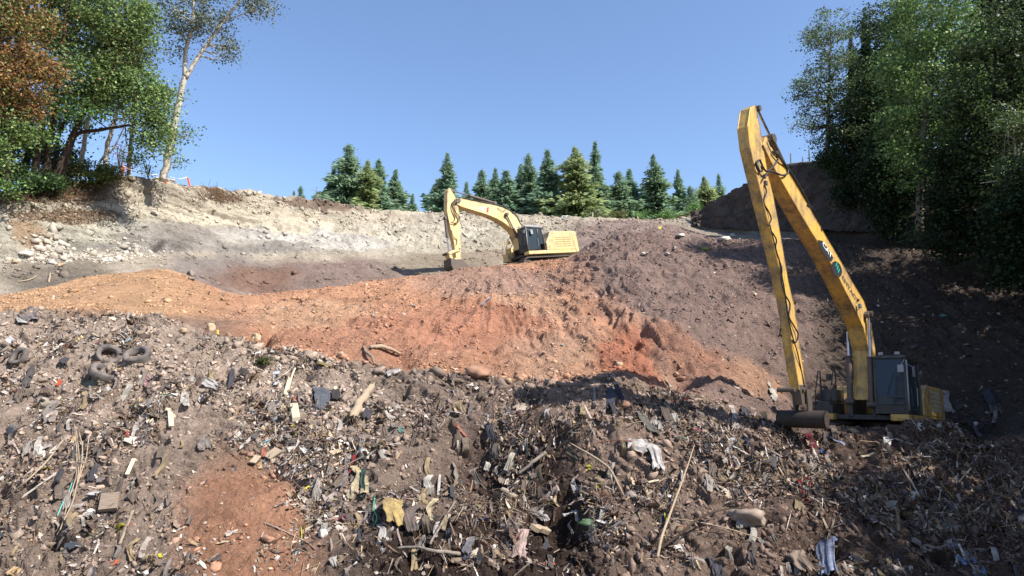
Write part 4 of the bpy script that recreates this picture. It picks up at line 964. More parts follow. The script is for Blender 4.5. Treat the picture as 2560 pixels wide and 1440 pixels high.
quick("leafy_tree", "dark young tree in front of the woods below the sunlit crown", 2390, 660, 360, 90, 36, 46, DARKG, ncl=130, base_frac=0.12)
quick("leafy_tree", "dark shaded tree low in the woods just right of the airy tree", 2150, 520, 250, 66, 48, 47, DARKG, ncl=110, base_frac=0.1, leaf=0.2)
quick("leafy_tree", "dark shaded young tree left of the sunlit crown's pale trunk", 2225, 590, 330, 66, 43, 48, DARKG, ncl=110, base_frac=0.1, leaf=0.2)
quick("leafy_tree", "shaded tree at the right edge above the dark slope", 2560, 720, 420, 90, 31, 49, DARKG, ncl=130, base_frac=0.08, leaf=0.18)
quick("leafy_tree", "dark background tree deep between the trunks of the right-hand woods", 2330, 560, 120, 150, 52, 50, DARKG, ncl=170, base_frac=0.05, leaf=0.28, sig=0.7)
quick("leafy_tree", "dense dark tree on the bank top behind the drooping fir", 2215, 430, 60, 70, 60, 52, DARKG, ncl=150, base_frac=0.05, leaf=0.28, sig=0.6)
quick("leafy_tree", "dense dark tree on the bank top, farther right behind the drooping fir", 2300, 430, 20, 80, 66, 53, DARKG, ncl=150, base_frac=0.05, leaf=0.28, sig=0.6)
quick("birch_tree", "slim tree with thin white trunk near the right edge of the photo", 2538, 640, 250, 40, 33, 51, GREEN, ncl=30, base_frac=0.5, bark=M_birch, leaf=0.14)

# conifers ----------------------------------------------------------
def conifer_mesh(seed, H, Rr, nspray, size, cols, droop=0.25, ragged=0.35, bare=0.06, power=0.85):
    g = np.random.default_rng(seed)
    nb = int(nspray / 26); C_ = []; A_ = []
    m = MB()
    m.tube([(0, 0, -1.5), (0, 0, H * 0.5), (0, 0, H)], [H * 0.013, H * 0.008, 0.01], 6)
    for i in range(nb):
        t = bare + (1 - bare) * (g.random() ** 1.15); L_ = Rr * (1 - t) ** power * g.uniform(1 - ragged, 1.2) * (0.8 + 0.35 * math.sin(t * 31 + seed * 2) * math.sin(t * 13 + seed)) * (1 + 0.25 * math.sin(i * 12.9 + seed)) + 0.05
        az = g.uniform(0, 2 * math.pi); d_ = np.array([math.cos(az), math.sin(az)])
        z0 = t * H; k = 26
        s_ = g.uniform(0.12, 1, k) ** 0.7 * L_
        zz = z0 + 0.28 * s_ * (t - 0.25) - droop * s_ ** 2 / max(L_, 0.3) * 0.55 + g.normal(0, 0.22, k)
        side = g.normal(0, 1, k) * (0.10 + 0.28 * s_ * (1 - s_ / (L_ * 1.25)))
        x = d_[0] * s_ - d_[1] * side; y = d_[1] * s_ + d_[0] * side
        C_.append(np.stack([x, y, zz], 1)); dirs = np.stack([np.full(k, d_[0]) - d_[1] * side * 0.9, np.full(k, d_[1]) + d_[0] * side * 0.9, np.full(k, -droop * 0.9) + g.normal(0, 0.3, k)], 1)
        A_.append(dirs)
        if i % 3 == 0: m.tube([(0, 0, z0), (d_[0] * L_ * 0.9, d_[1] * L_ * 0.9, z0 - droop * L_ * 0.4)], [0.03, 0.008], 3, caps=False)
    c_ = np.concatenate(C_); a = np.concatenate(A_); a /= np.linalg.norm(a, axis=1, keepdims=True); n = len(c_)
    b_ = np.cross(a, g.normal(size=(n, 3)) * 1.1 + np.array([0, 0, 0.6])); b_ /= np.linalg.norm(b_, axis=1, keepdims=True)
    s_ = (size * g.uniform(0.6, 1.4, n) * np.clip((H - c_[:, 2]) / 4.5, 0.3, 1))[:, None]
    v = np.stack([c_ - a * s_ * 0.5 - b_ * s_ * 0.12, c_ - a * s_ * 0.1 + b_ * s_ * 0.28, c_ + a * s_ * 0.6, c_ - a * s_ * 0.1 - b_ * s_ * 0.28 - np.array([0, 0, 0.06]) * s_], 1)
    col = cols[g.integers(0, len(cols), n)] * g.uniform(0.75, 1.25, (n, 1))
    return m, np_mesh("crown", v.reshape(-1, 3), np.arange(4 * n).reshape(n, 4), None, M_needle, np.repeat(col, 4, 0))
FIR = np.array([[0.11, 0.165, 0.095], [0.09, 0.14, 0.085], [0.13, 0.18, 0.10], [0.11, 0.15, 0.11]])
FIRB = np.array([[0.11, 0.17, 0.115], [0.10, 0.155, 0.105], [0.13, 0.18, 0.12]])
FIRY = np.array([[0.17, 0.20, 0.09], [0.15, 0.18, 0.08], [0.13, 0.165, 0.085]])
variants = []
for sd, cc, rg, Rr, drp, pw in ((1, FIR, 0.3, 4.6, 0.3, 0.68), (2, FIRB, 0.45, 3.7, 0.25, 0.9), (3, FIRY, 0.35, 4.2, 0.35, 0.72), (4, FIR, 0.35, 4.2, 0.3, 0.8), (5, FIRB, 0.5, 3.3, 0.2, 0.62)):
    m, crown = conifer_mesh(sd, 20.0, Rr, 13000, 0.5, cc * 2.15, droop=drp, ragged=rg + 0.25, power=pw)  # needle colours lightened to stand in for distance haze
    me_t = bpy.data.meshes.new("trunk"); me_t.from_pydata(m.v, [], m.f); me_t.materials.append(M_bark); variants.append((me_t, crown))
FIRS = [  # px, top py, half width px at y 520, variant, d, label
 (866, 364, 62, 0, 92, "tallest fir of the left-hand cluster behind the ridge, broad and full"), (915, 402, 48, 2, 90, "yellow-green fir in the middle of the left-hand cluster"), (948, 402, 44, 1, 93, "blue-green fir on the right side of the left-hand cluster"),
 (978, 428, 34, 3, 95, "shorter fir with drooping boughs at the right end of the left-hand cluster"), (829, 420, 26, 4, 94, "lower fir spire on the left shoulder of the left-hand cluster"), (752, 468, 18, 0, 96, "small lone fir top peeking over the ridge left of the clusters"), (734, 481, 10, 4, 97, "tiniest fir top beside the small lone fir on the ridge"),
 (1016, 484, 16, 4, 100, "small pale fir in the gap between the two clusters, left one"), (1034, 488, 12, 3, 100, "small fir in the gap between the two clusters, right one"),
 (1077, 448, 34, 3, 93, "mid-height dark fir left of the digging stick"), (1117, 386, 40, 1, 90, "tall ragged blue-green fir directly behind the digging stick"), (1169, 458, 18, 4, 99, "small distant fir top above the far boom"),
 (1203, 430, 34, 0, 93, "left fir of the pair above the far boom's logo"), (1227, 420, 30, 3, 95, "right fir of the pair above the far boom's logo"), (1263, 428, 42, 1, 91, "dark fir above the bend of the far boom"),
 (1310, 418, 34, 3, 96, "fir behind and between the dark fir and the twin spires"), (1338, 385, 44, 0, 93, "left spire of the twin firs above the far cab"), (1365, 382, 46, 1, 90, "right spire of the twin firs, darker and fuller"),
 (1438, 372, 66, 2, 88, "widest olive-green fir, right of the far cab"), (1476, 358, 36, 1, 97, "tallest dark fir spire just behind the widest olive fir"), (1502, 428, 40, 3, 92, "green fir leaning against the tallest dark spire"),
 (1545, 432, 44, 0, 92, "rounded fir left of the open gap on the right"), (1572, 422, 34, 4, 95, "narrow fir right beside the rounded fir"), (1646, 392, 44, 3, 93, "tall regular fir standing apart on the right"), (1620, 470, 34, 4, 99, "low fir at the left foot of the tall regular fir"),
 (1698, 424, 26, 1, 95, "thin fir right of the tall regular fir"), (1722, 468, 24, 0, 94, "short fir between the thin fir and the sheeted bank"), (1763, 446, 34, 2, 96, "fir rising behind the sheeted bank's slope"), (1790, 442, 22, 4, 98, "last fir on the right, half hidden by the sheeted bank")]
for (px, ty, hwp, vi, d, lab) in FIRS:
    top = P(px, ty, d); zb_ = 8 + 16.5 + (0.3 if px < 1000 else 0)
    H = top[2] - zb_ + 3.0; sc = H / 20.0
    # width: half width measured near y=520 -> scale across
    frac = max(0.15, 1 - (520 - ty) * d / F_PX / H); base_r = (4.6, 3.7, 4.2, 4.2, 3.3)[vi]
    rxy = hwp * d / F_PX * 1.22 / (base_r * (1 - frac) ** (0.68, 0.9, 0.72, 0.8, 0.62)[vi])
    r_ = tag(empty("fir_tree", (top[0], top[1], top[2] - H), (0, 0, random.uniform(0, 6.28))), lab, "fir tree", "firs standing behind the ridge")
    r_.scale = (rxy, rxy, sc); r_.rotation_euler = (random.gauss(0, 0.02), random.gauss(0, 0.02), random.uniform(0, 6.28))
    for nm, me_ in zip(("trunk", "crown"), variants[vi]): link(nm, me_, r_)
def dark_fir(label, px, ty, base_y, hwp, d, seed):
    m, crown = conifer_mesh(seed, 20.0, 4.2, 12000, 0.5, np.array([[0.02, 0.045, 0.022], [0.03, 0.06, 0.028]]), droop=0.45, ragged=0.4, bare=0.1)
    top = P(px, ty, d); base = P(px, base_y, d); H = top[2] - base[2]
    r_ = tag(empty("fir_tree", (top[0], top[1], base[2])), label, "fir tree"); s_ = hwp * d / F_PX / 4.2; r_.scale = (s_, s_, H / 20)
    m.build("trunk", M_bark, r_); link("crown", crown, r_)
for i_, (px_, py_, rx_, ry_) in enumerate(((2078, 425, 26, 30), (2110, 440, 34, 46), (2150, 470, 40, 60))):
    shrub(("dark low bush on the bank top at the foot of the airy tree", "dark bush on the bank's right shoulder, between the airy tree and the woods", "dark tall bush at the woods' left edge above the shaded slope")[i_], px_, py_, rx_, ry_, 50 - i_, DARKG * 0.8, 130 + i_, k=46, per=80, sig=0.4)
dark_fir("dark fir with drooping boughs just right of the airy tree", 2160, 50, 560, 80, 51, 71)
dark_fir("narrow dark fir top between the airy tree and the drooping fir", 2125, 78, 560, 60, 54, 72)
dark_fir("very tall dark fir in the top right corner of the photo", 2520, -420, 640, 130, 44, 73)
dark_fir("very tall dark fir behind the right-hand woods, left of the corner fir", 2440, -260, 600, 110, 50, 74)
# scrub along the far ridge
for i, (px, py, rx, ry, cc, lab) in enumerate([(1490, 548, 30, 22, FIRY, "light green scrub at the foot of the tallest dark spire"), (1545, 545, 34, 18, OLIVE, "yellowish scrub under the rounded fir on the far ridge"), (1605, 548, 30, 22, GREENB, "green scrub left of the tall regular fir's foot"), (1660, 548, 32, 22, GREENB, "green scrub at the foot of the tall regular fir"), (1705, 548, 28, 20, OLIVE, "olive scrub near the sheeted bank's left end"), (1735, 530, 22, 26, GREENB, "leafy bush right against the sheeted bank's left end")]):
    shrub(lab, px, py + 4, rx * 0.75, ry * 0.55, 82, cc * 1.2, 80 + i, leaf=0.2, k=13, per=50, sig=0.4)
broad_tree("dead_fir", "thin bare dead sapling left of the first fir cluster", "tree", PV(793, 510, 78), [([PV(793, 512, 78), PV(792, 490, 78), PV(790, 465, 78)], [0.06, 0.04, 0.01])] + [([PV(792, y, 78), PV(792 + s_ * 12, y - 4, 78)], [0.03, 0.01]) for y, s_ in ((500, 1), (492, -1), (484, 1), (478, -1))], [blob(793, 490, 8, 14, 78, 1, OLIVE)], 91, leaf=0.12, nclump=4, per=8, sig=0.3, bark=M_greybark)

# woods beyond the right edge: they shade the lower right slope
OFF = [(8.5, 12.5, 5, 12), (10, 15, 6, 13), (8.2, 9.5, 4, 12), (10.5, 17.8, 7, 13), (12.2, 20.8, 8.5, 12), (13, 23.8, 9.5, 14), (14.5, 26.5, 10, 13), (16.5, 29.5, 10.5, 14), (17.5, 32.5, 11.5, 13), (19.5, 36, 12.5, 14), (22, 39.5, 14, 14),
       (14, 14, 6, 12), (16.5, 19.5, 8.5, 13), (24, 31, 11, 13), (27, 37, 13, 14), (18, 24, 9, 12), (13, 11, 5, 11), (21, 27.5, 10, 13), (31, 42, 15, 13)]
proto = None
for i, (tx, ty, tz, tt) in enumerate(OFF):       # each crown's shade reaches down to (tx, ty, tz)
    x, y = tx + tt * math.sin(R(SUN_AZ)), ty + tt * math.cos(R(SUN_AZ)); gz = ground_z(x, y)
    h = max(5.0, tz + tt * math.tan(R(SUN_EL)) - gz)
    if proto is None:
        b_ = Vector((0, 0, 0))
        proto = broad_tree("leafy_tree", "tall leafy tree of the woods just beyond the right edge, shading the slope", "tree", b_,
            [([b_ + Vector((0, 0, -1.5)), b_ + Vector((0.1, 0, 5)), b_ + Vector((0, 0.2, 10)), b_ + Vector((0, 0, 15))], [0.28, 0.22, 0.14, 0.03])],
            [((0, 0, z), (2.6 - 0.12 * z * (z > 8), 2.6 - 0.12 * z * (z > 8), 1.7), 1, GREEN) for z in (3.5, 5.5, 7.5, 9.5, 11.5, 13.5)], 99, leaf=0.34, nclump=120, per=75, sig=0.6, nbranch=0.4, group="woods beyond the right edge")
        proto.location = (x, y, gz); proto.scale = (h / 15,) * 3
        kids = list(proto.children)
    else:
        r_ = proto.copy(); COL.objects.link(r_); r_.location = (x, y, gz); r_.scale = (h / 15,) * 3; r_.rotation_euler = (0, 0, i * 1.3)
        for ch in kids: c_ = ch.copy(); COL.objects.link(c_); c_.parent = r_
#--PART3--
# ------------------------------------------------------------------ countless small stuff lying on the ground
VI = np.nonzero((seg > 0.02) & (seg < 7.95) & (SX > -160) & (SX < 2720))
VX, VY = SX[VI], SY[VI]; VP = G[VI]; VN = NRM[VI]; VS = soil[VI]; VG = (garb * (1 - 0.85 * lowred))[VI]; VSEG = (seg + 0 * SX)[VI]
VCL = np.clip(fbm(VP.astype(np.float32), 0.6, 5, 201) * 3.2 + 0.5, 0.05, 1.3) * np.clip(fbm((VP * np.array([1, .3, .3])).astype(np.float32), 1.4, 4, 202) * 2.6 + 0.65, 0.08, 1.3)
VD = proj(VP)[2]
# ground area held by each vertex, so that scatter is even on the ground
AR = (VD / F_PX) ** 2
def pick(wt, n, g):
    wt = wt * AR; c_ = np.cumsum(wt); return np.searchsorted(c_, g.random(n) * c_[-1])
def frames(nv, g, spin=None):
    n = len(nv); up_ = np.array([0, 0, 1.0]); down = -up_ + nv * nv[:, 2:3]; down /= np.linalg.norm(down, axis=1, keepdims=True) + 1e-6
    side = np.cross(nv, down)
    if spin is not None:
        c_, s_ = np.cos(spin)[:, None], np.sin(spin)[:, None]; down, side = down * c_ + side * s_, side * c_ - down * s_
    return down, side
LPAL = lin(np.array([[205, 198, 190], [185, 172, 160], [160, 148, 140], [225, 220, 214], [150, 128, 105], [170, 145, 110], [120, 105, 95], [200, 180, 150], [90, 80, 76], [178, 165, 158], [140, 120, 108], [215, 200, 178], [100, 92, 92], [70, 64, 62]])) * 0.95
LACC = lin(np.array([[60, 90, 150], [170, 40, 45], [215, 200, 70], [50, 130, 90], [110, 170, 190], [200, 90, 60], [190, 120, 140], [70, 110, 120]])) * 0.8
def litter_colors(n, g, jx_=None):
    c_ = LPAL[g.integers(0, len(LPAL), n)].copy(); m = g.random(n) < 0.025; c_[m] = LACC[g.integers(0, len(LACC), m.sum())]
    mud = 0.25 + 0.7 * sm(jx_, 650, 1450)[:, None] if jx_ is not None else 0.4; dirt = np.clip(g.uniform(-0.25, 0.75, (n, 1)) + mud * g.uniform(0, 1, (n, 1)), 0, 0.95); return (c_ * (1 - dirt) + lin(np.array([112, 88, 74])) * 0.55 * dirt) * g.uniform(0.75, 1.1, (n, 1))
def scraps(name, label, n, seed, wt, la, lb, nu, nv_, hang, lift, crump):
    g = np.random.default_rng(seed); j = pick(wt, n, g)
    p, nr = VP[j], VN[j]; spin = g.normal(0, 0.55, n) if hang else g.uniform(0, 6.28, n)
    a, b_ = frames(nr, g, spin)
    tilt = g.normal(0, 0.5, (n, 1)) if not hang else g.uniform(-0.1, 0.5, (n, 1)); a = a + nr * tilt; a /= np.linalg.norm(a, axis=1, keepdims=True)
    b_ = b_ + nr * g.normal(0, 0.45, (n, 1)); b_ -= a * np.sum(a * b_, 1, keepdims=True); b_ /= np.linalg.norm(b_, axis=1, keepdims=True)
    nn = np.cross(a, b_); nn *= np.sign(np.sum(nn * nr, 1, keepdims=True) + 1e-9)
    la_ = g.lognormal(math.log(la), 0.5, n).clip(la * 0.4, la * 2.4); lb_ = g.lognormal(math.log(lb), 0.45, n).clip(lb * 0.4, lb * 3)
    u = np.linspace(-0.5, 0.5, nu); v = np.linspace(-0.5, 0.5, nv_)
    U, V_ = np.meshgrid(u, v, indexing='ij'); U = U.ravel(); V_ = V_.ravel(); K = len(U)
    du = U[None] + g.normal(0, 0.10, (n, K)); dv = V_[None] + g.normal(0, 0.13, (n, K))
    bend = g.normal(0, 0.5, (n, 1)) * (U ** 2)[None] * 4 * 0.3 + g.normal(0, crump, (n, K))
    q_ = p[:, None] + a[:, None] * (du * la_[:, None])[..., None] + b_[:, None] * (dv * lb_[:, None])[..., None] + nn[:, None] * (bend * np.minimum(la_, lb_ * 2)[:, None] + lift * g.uniform(0.2, 1.2, (n, 1)))[..., None]
    ids = np.arange(nu * nv_).reshape(nu, nv_); f = np.stack([ids[:-1, :-1], ids[1:, :-1], ids[1:, 1:], ids[:-1, 1:]], -1).reshape(-1, 4)
    fs = (np.arange(n)[:, None, None] * K + f[None]).reshape(-1, 4)
    me_ = np_mesh(name, q_.reshape(-1, 3), fs, None, M_litter, np.repeat(litter_colors(n, g, VX[j]), K, 0))
    return tag(link(name, me_), label, "litter", kind="stuff")
wl = VG * VCL * (1 - 0.55 * wetd[VI]) * (0.5 + 0.5 * (1 - sm(VSEG, 1.75, 1.98)))
scraps("litter", "countless small crumpled scraps of paper, plastic and cloth strewn over the refuse slope", 24000, 301, wl * (1.4 - sm(VX, 700, 1200)), 0.07, 0.045, 3, 3, False, 0.02, 0.20)
scraps("litter", "larger torn flakes of sacking and film scattered through the refuse slope", 4500, 302, wl ** 1.3, 0.20, 0.12, 4, 4, False, 0.05, 0.17)
scraps("litter", "ragged strips of plastic and fabric hanging down the refuse slope", 20000, 303, wl ** 1.3 * (0.5 + sm(VX, 600, 1100)), 0.32, 0.028, 6, 2, True, 0.04, 0.10)
scraps("litter", "sparse pale scraps dotted over the bare earth above the refuse", 1500, 304, ((1 - VG) * (VSEG > 1.95) * (VSEG < 4) * (0.25 + sm(VX, 1350, 1700) + 0.7 * sm(VX, 2000, 2200))), 0.13, 0.08, 3, 3, False, 0.03, 0.2)

OCT_V = np.array([[1, 0, 0], [-1, 0, 0], [0, 1, 0], [0, -1, 0], [0, 0, 1], [0, 0, -1]], float)
def ico():
    t = (1 + 5 ** .5) / 2
    v = np.array([[-1, t, 0], [1, t, 0], [-1, -t, 0], [1, -t, 0], [0, -1, t], [0, 1, t], [0, -1, -t], [0, 1, -t], [t, 0, -1], [t, 0, 1], [-t, 0, -1], [-t, 0, 1]]); v /= np.linalg.norm(v[0])
    f = np.array([[0, 11, 5], [0, 5, 1], [0, 1, 7], [0, 7, 10], [0, 10, 11], [1, 5, 9], [5, 11, 4], [11, 10, 2], [10, 7, 6], [7, 1, 8], [3, 9, 4], [3, 4, 2], [3, 2, 6], [3, 6, 8], [3, 8, 9], [4, 9, 5], [2, 4, 11], [6, 2, 10], [8, 6, 7], [9, 8, 1]])
    return v, f
IV, IF = ico()
def stones(name, label, n, seed, wt, size, smax, colf, flat=0.65, sink=0.25, jag=0.22):
    g = np.random.default_rng(seed); j = pick(wt, n, g); p, nr = VP[j], VN[j]
    a, b_ = frames(nr, g, g.uniform(0, 6.28, n)); s_ = g.lognormal(math.log(size), 0.55, n).clip(size * 0.35, smax)
    sc = np.stack([s_ * g.uniform(0.8, 1.5, n), s_ * g.uniform(0.7, 1.1, n), s_ * flat * g.uniform(0.7, 1.2, n)], 1)
    loc = (IV[None] * (1 + g.normal(0, jag, (n, 12)))[..., None] + g.normal(0, jag * 0.8, (n, 12, 3))) * sc[:, None]
    q_ = p[:, None] + a[:, None] * loc[..., 0:1] + b_[:, None] * loc[..., 1:2] + nr[:, None] * (loc[..., 2:3] + (sc[:, 2] * (0.5 - sink))[:, None, None])
    fs = (np.arange(n)[:, None, None] * 12 + IF[None]).reshape(-1, 3)
    return tag(link(name, np_mesh(name, q_.reshape(-1, 3), None, fs, M_stone, np.repeat(colf(j, n, g), 12, 0))), label, "stones", kind="stuff")
same = lambda lo, hi: (lambda j, n, g: VS[j] * g.uniform(lo, hi, (n, 1)))
grey = lambda j, n, g: VS[j] * 0.4 + 0.6 * lin(np.array([[205, 198, 182], [180, 170, 155], [220, 214, 200], [160, 150, 140]]))[g.integers(0, 4, n)] * 0.75
clm = np.clip(fbm(VP.astype(np.float32), 0.8, 4, 211) * 1.6 + 0.45, 0.03, 1)
stones("soil_clods", "loose earth clods and gravel scattered over the red and brown slope", 30000, 311, (1 - VG) * (VSEG > 1.9) * (VSEG < 4.05) * clm ** 1.5 * (0.35 + 0.65 * sm(VX, 450, 900)), 0.026, 0.15, same(0.6, 1.3), jag=0.3)
stones("soil_clods", "dark clods and crumbs of soil among the refuse", 16000, 312, (0.3 + VG) * (VSEG < 2.05) * clm, 0.03, 0.12, same(0.7, 1.5), jag=0.35)
stones("soil_clods", "crumbled chunks on the pale upper bank", 7000, 313, (VSEG > 4.2) * (VX < 1720) * clm ** 2 * (0.3 + 0.7 * sm(VSEG, 7.0, 7.6)), 0.055, 0.28, same(0.75, 1.15), jag=0.3)
stones("pebbles", "pale rounded pebbles spilled below the left bank", 1100, 314, (1 - np.clip(((VX - 190) / 230) ** 2 + ((VY - 628) / 34) ** 2, 0, 1)) * (VSEG > 4) * clm, 0.055, 0.24, grey, jag=0.12)
stones("soil_clods", "row of larger clods along the foot of the red mound", 500, 315, (np.abs(VSEG - 2.02) < 0.12) * (VX > 560) * (VX < 1750) * clm, 0.06, 0.24, same(0.7, 1.2), jag=0.3)

# twigs
def twigs(label, n, seed, wt, ln, th, cols):
    g = np.random.default_rng(seed); j = pick(wt, n, g); p, nr = VP[j], VN[j]; a, b_ = frames(nr, g, g.normal(0, 0.9, n))
    a = a + nr * g.normal(0.1, 0.25, (n, 1)); a /= np.linalg.norm(a, axis=1, keepdims=True)
    L_ = g.lognormal(math.log(ln), 0.5, n).clip(0.08, 2.0); t_ = th * g.uniform(0.6, 1.6, n); vs_ = []
    bow = g.normal(0, 0.12, n)
    for k, u in enumerate((-0.5, 0, 0.5)):
        c_ = p + nr * 0.03 + a * (L_ * u)[:, None] + b_ * (bow * L_ * (0.25 - u * u))[:, None] + nr * (0.06 * (0.25 - u * u) * L_)[:, None]
        for q_ in range(3):
            an = q_ * 2.094; vs_.append(c_ + (b_ * math.cos(an) + nr * math.sin(an)) * (t_ * (1.1 - 0.8 * (u + 0.5) * 0.6))[:, None])
    vs_ = np.stack(vs_, 1); f = []
    for k in range(2):
        for q_ in range(3): f.append((3 * k + q_, 3 * k + (q_ + 1) % 3, 3 * k + 3 + (q_ + 1) % 3, 3 * k + 3 + q_))
    fs = (np.arange(n)[:, None, None] * 9 + np.array(f)[None]).reshape(-1, 4)
    tag(link("twigs", np_mesh("twigs", vs_.reshape(-1, 3), fs, None, M_litter, np.repeat(cols[g.integers(0, len(cols), n)] * g.uniform(0.6, 1.2, (n, 1)), 9, 0))), label, "twigs", kind="stuff")
TWC = lin(np.array([[150, 120, 90], [110, 85, 65], [185, 160, 125], [80, 62, 52]])) * 0.8
twigs("tangle of thin twigs, wires and roots poking out of the refuse slope", 4200, 321, wl, 0.42, 0.007, TWC)
twigs("brown dry roots and brush on the left bank", 1500, 322, (np.exp(-((VX - 170) / 130) ** 2 - ((VY - 543) / 14) ** 2) + np.exp(-((VX - 540) / 45) ** 2 - ((VY - 490) / 14) ** 2) * 1.6 + np.exp(-((VX - 120) / 150) ** 2 - ((VY - 495) / 14) ** 2)) * (VSEG > 5.5), 0.6, 0.012, lin(np.array([[140, 110, 85], [160, 130, 98], [110, 85, 66]])) * 0.8)

# ------------------------------------------------------------------ single pieces
def rock(name, label, px, py, wpx, hpx, col, seed, cat="boulder", group=None, sink=0.35, jag=0.10):
    p, nr = surf(px, py); d = proj(np.array(p))[2]; s_ = float(d) / F_PX
    g = np.random.default_rng(seed); bm = __import__('bmesh').new(); __import__('bmesh').ops.create_icosphere(bm, subdivisions=3, radius=1.0)
    co = np.array([v.co[:] for v in bm.verts]); nz = fbm((co + seed).astype(np.float32), 0.9, 3, seed); nz2 = fbm((co + seed).astype(np.float32), 3.5, 2, seed + 1)
    co = np.clip(co, -0.82 + 0.1 * nz2[:, None], 0.8) * (1 + nz * jag * 4.5 + nz2 * jag * 0.9)[:, None] * np.array([wpx * s_ / 2, wpx * s_ / 2 * g.uniform(0.7, 1.0), hpx * s_ / 2])
    for v, c_ in zip(bm.verts, co): v.co = c_
    me_ = bpy.data.meshes.new(name); bm.to_mesh(me_); bm.free(); me_.polygons.foreach_set("use_smooth", [True] * len(me_.polygons)); me_.materials.append(col)
    if wpx > 90: co = 0
    o_ = link(name, me_); o_.location = p + Vector((0, 0, hpx * s_ / 2 * (1 - sink) - 0.02 - (0.12 if wpx > 90 else 0))); o_.rotation_euler = (g.uniform(-.2, .2), g.uniform(-.2, .2), g.uniform(0, 3))
    return tag(o_, label, cat, group)
MR_tan = simple_mat("tan_stone", (0.40, 0.29, 0.19), 0.9, 0.15, var=0.3, scale=4)
MR_red = simple_mat("reddish_stone", (0.30, 0.17, 0.115), 0.9, 0.15, var=0.35, scale=4)
MR_grey = simple_mat("grey_stone", (0.50, 0.47, 0.42), 0.9, 0.15, var=0.25, scale=4)
MR_dk = simple_mat("muddy_stone", (0.26, 0.20, 0.16), 0.9, 0.15, var=0.35, scale=4)
for i, (lab, x, y, w_, h_, m_) in enumerate([
    ("tan boulder beside the dark hollow at the left foot of the red mound", 641, 850, 28, 24, MR_tan), ("rounded tan stone at the top edge of the refuse, left of centre", 458, 833, 22, 16, MR_tan), ("pair-leader pale stone on the dirt edge next to the little yellow stake", 528, 826, 26, 26, MR_tan),
    ("brown stone just right of the little yellow stake", 571, 842, 20, 14, MR_red), ("round orange stone below the curved root", 850, 893, 24, 20, MR_tan), ("wide reddish boulder half sunk in the dirt edge, centre of the photo", 1196, 940, 56, 34, MR_red), ("small round brown stone right of the wide reddish boulder", 1272, 955, 22, 16, MR_tan),
    ("orange-brown stone poking from the grey soil below the black plastic", 1562, 1020, 40, 26, MR_red), ("dark rock beside the white rag under the curved root", 950, 932, 30, 22, MR_dk), ("small stone at the left lip of the big red hollow", 1548, 915, 20, 14, MR_tan), ("tan stone low on the brown slope right of the red hollow", 1690, 940, 16, 12, MR_tan),
    ("brown flat stone at the lip of the red slope, lower right of the hollow", 1700, 950, 28, 12, MR_red), ("lone pale rock on the ridge right of the far cab", 1700, 590, 24, 10, MR_grey), ("grey flat rock on the ridge left of the tall stick", 1812, 600, 34, 14, MR_grey), ("rounded rock on the ridge, nearest the tall stick", 1833, 592, 16, 12, MR_grey),
    ("pale flat stone on the upper brown slope behind the far excavator", 1612, 636, 22, 8, MR_grey), ("grey stone on the upper brown slope, second from the far excavator", 1670, 636, 22, 8, MR_grey), ("large mottled rock heap at the bottom right of the centre", 1860, 1300, 94, 46, MR_dk), ("pale rock on the rim behind the long-reach cab's tracks", 2440, 1062, 14, 12, MR_grey),
    ("striped rounded stone near the lower edge of the small red patch", 808, 1340, 22, 26, MR_grey), ("brown stone inside the small red patch, lower left", 668, 1350, 34, 20, MR_red), ("flat tan stone slab standing above the small red patch", 918, 1080, 24, 14, MR_tan), ("white ball-like stone on the brown slope, right part", 2350, 985, 10, 9, MR_grey),
    ("pale boulder at the lower left of the pebble spill", 65, 637, 30, 14, MR_grey), ("first tan boulder under the pebble spill", 130, 658, 20, 12, MR_grey), ("long pale boulder under the pebble spill", 152, 664, 24, 10, MR_tan), ("whitest boulder at the right end of the pebble spill", 258, 655, 18, 12, MR_grey), ("small square pale rock next to the whitest boulder", 275, 652, 11, 10, MR_grey),
    ("brown boulder pair-mate below the long pale boulder, left", 146, 682, 14, 10, MR_dk), ("reddish boulder below the long pale boulder, right", 155, 690, 14, 12, MR_red), ("tan boulder at the left edge under the bank", 37, 657, 18, 12, MR_tan), ("white boulder high on the left bank in the grey scree", 388, 535, 24, 10, MR_grey), ("small dark rock at the end of the yellow dirt terrace", 480, 697, 22, 10, MR_dk)]):
    rock("boulder", lab, x, y, w_, h_, m_, 400 + i, jag=0.22 if w_ > 90 else 0.13)

def tyre(label, px, py, wpx, tilt, flat=0.32, seed=0):
    p, nr = surf(px, py); d = float(proj(np.array(p))[2]); Ro = wpx * d / F_PX / 2
    m = MB(); n = 40; prof = []
    for t in np.linspace(0, 2 * math.pi, 14, endpoint=False):
        c_, s_ = math.cos(t), math.sin(t)
        rr = Ro * 0.77 + Ro * 0.23 * np.sign(c_) * abs(c_) ** 0.6; zz = Ro * flat * np.sign(s_) * abs(s_) ** 0.7
        if c_ < -0.8: zz *= 0.3
        prof.append((rr, zz))
    k = len(prof); vs_ = []; fs_ = []
    for i in range(n):
        a = 2 * math.pi * i / n
        for jx, (rr, zz) in enumerate(prof):
            r2 = rr - (0.018 if (i % 2 and rr > Ro * 0.97) else 0); vs_.append((r2 * math.cos(a), r2 * math.sin(a), zz + 0.02 * math.sin(3 * a + seed)))
    for i in range(n):
        for jx in range(k):
            a = i * k + jx; b_ = i * k + (jx + 1) % k; c_ = ((i + 1) % n) * k + (jx + 1) % k; e = ((i + 1) % n) * k + jx; fs_.append((a, e, c_, b_))
    o_ = m.add(vs_, fs_).build("tyre", M_rubber, None, smooth=True)
    o_.location = p + nr * (Ro * flat * 0.75); o_.rotation_euler = tilt
    return tag(o_, label, "tyre", "tyres dumped at the top left of the refuse")
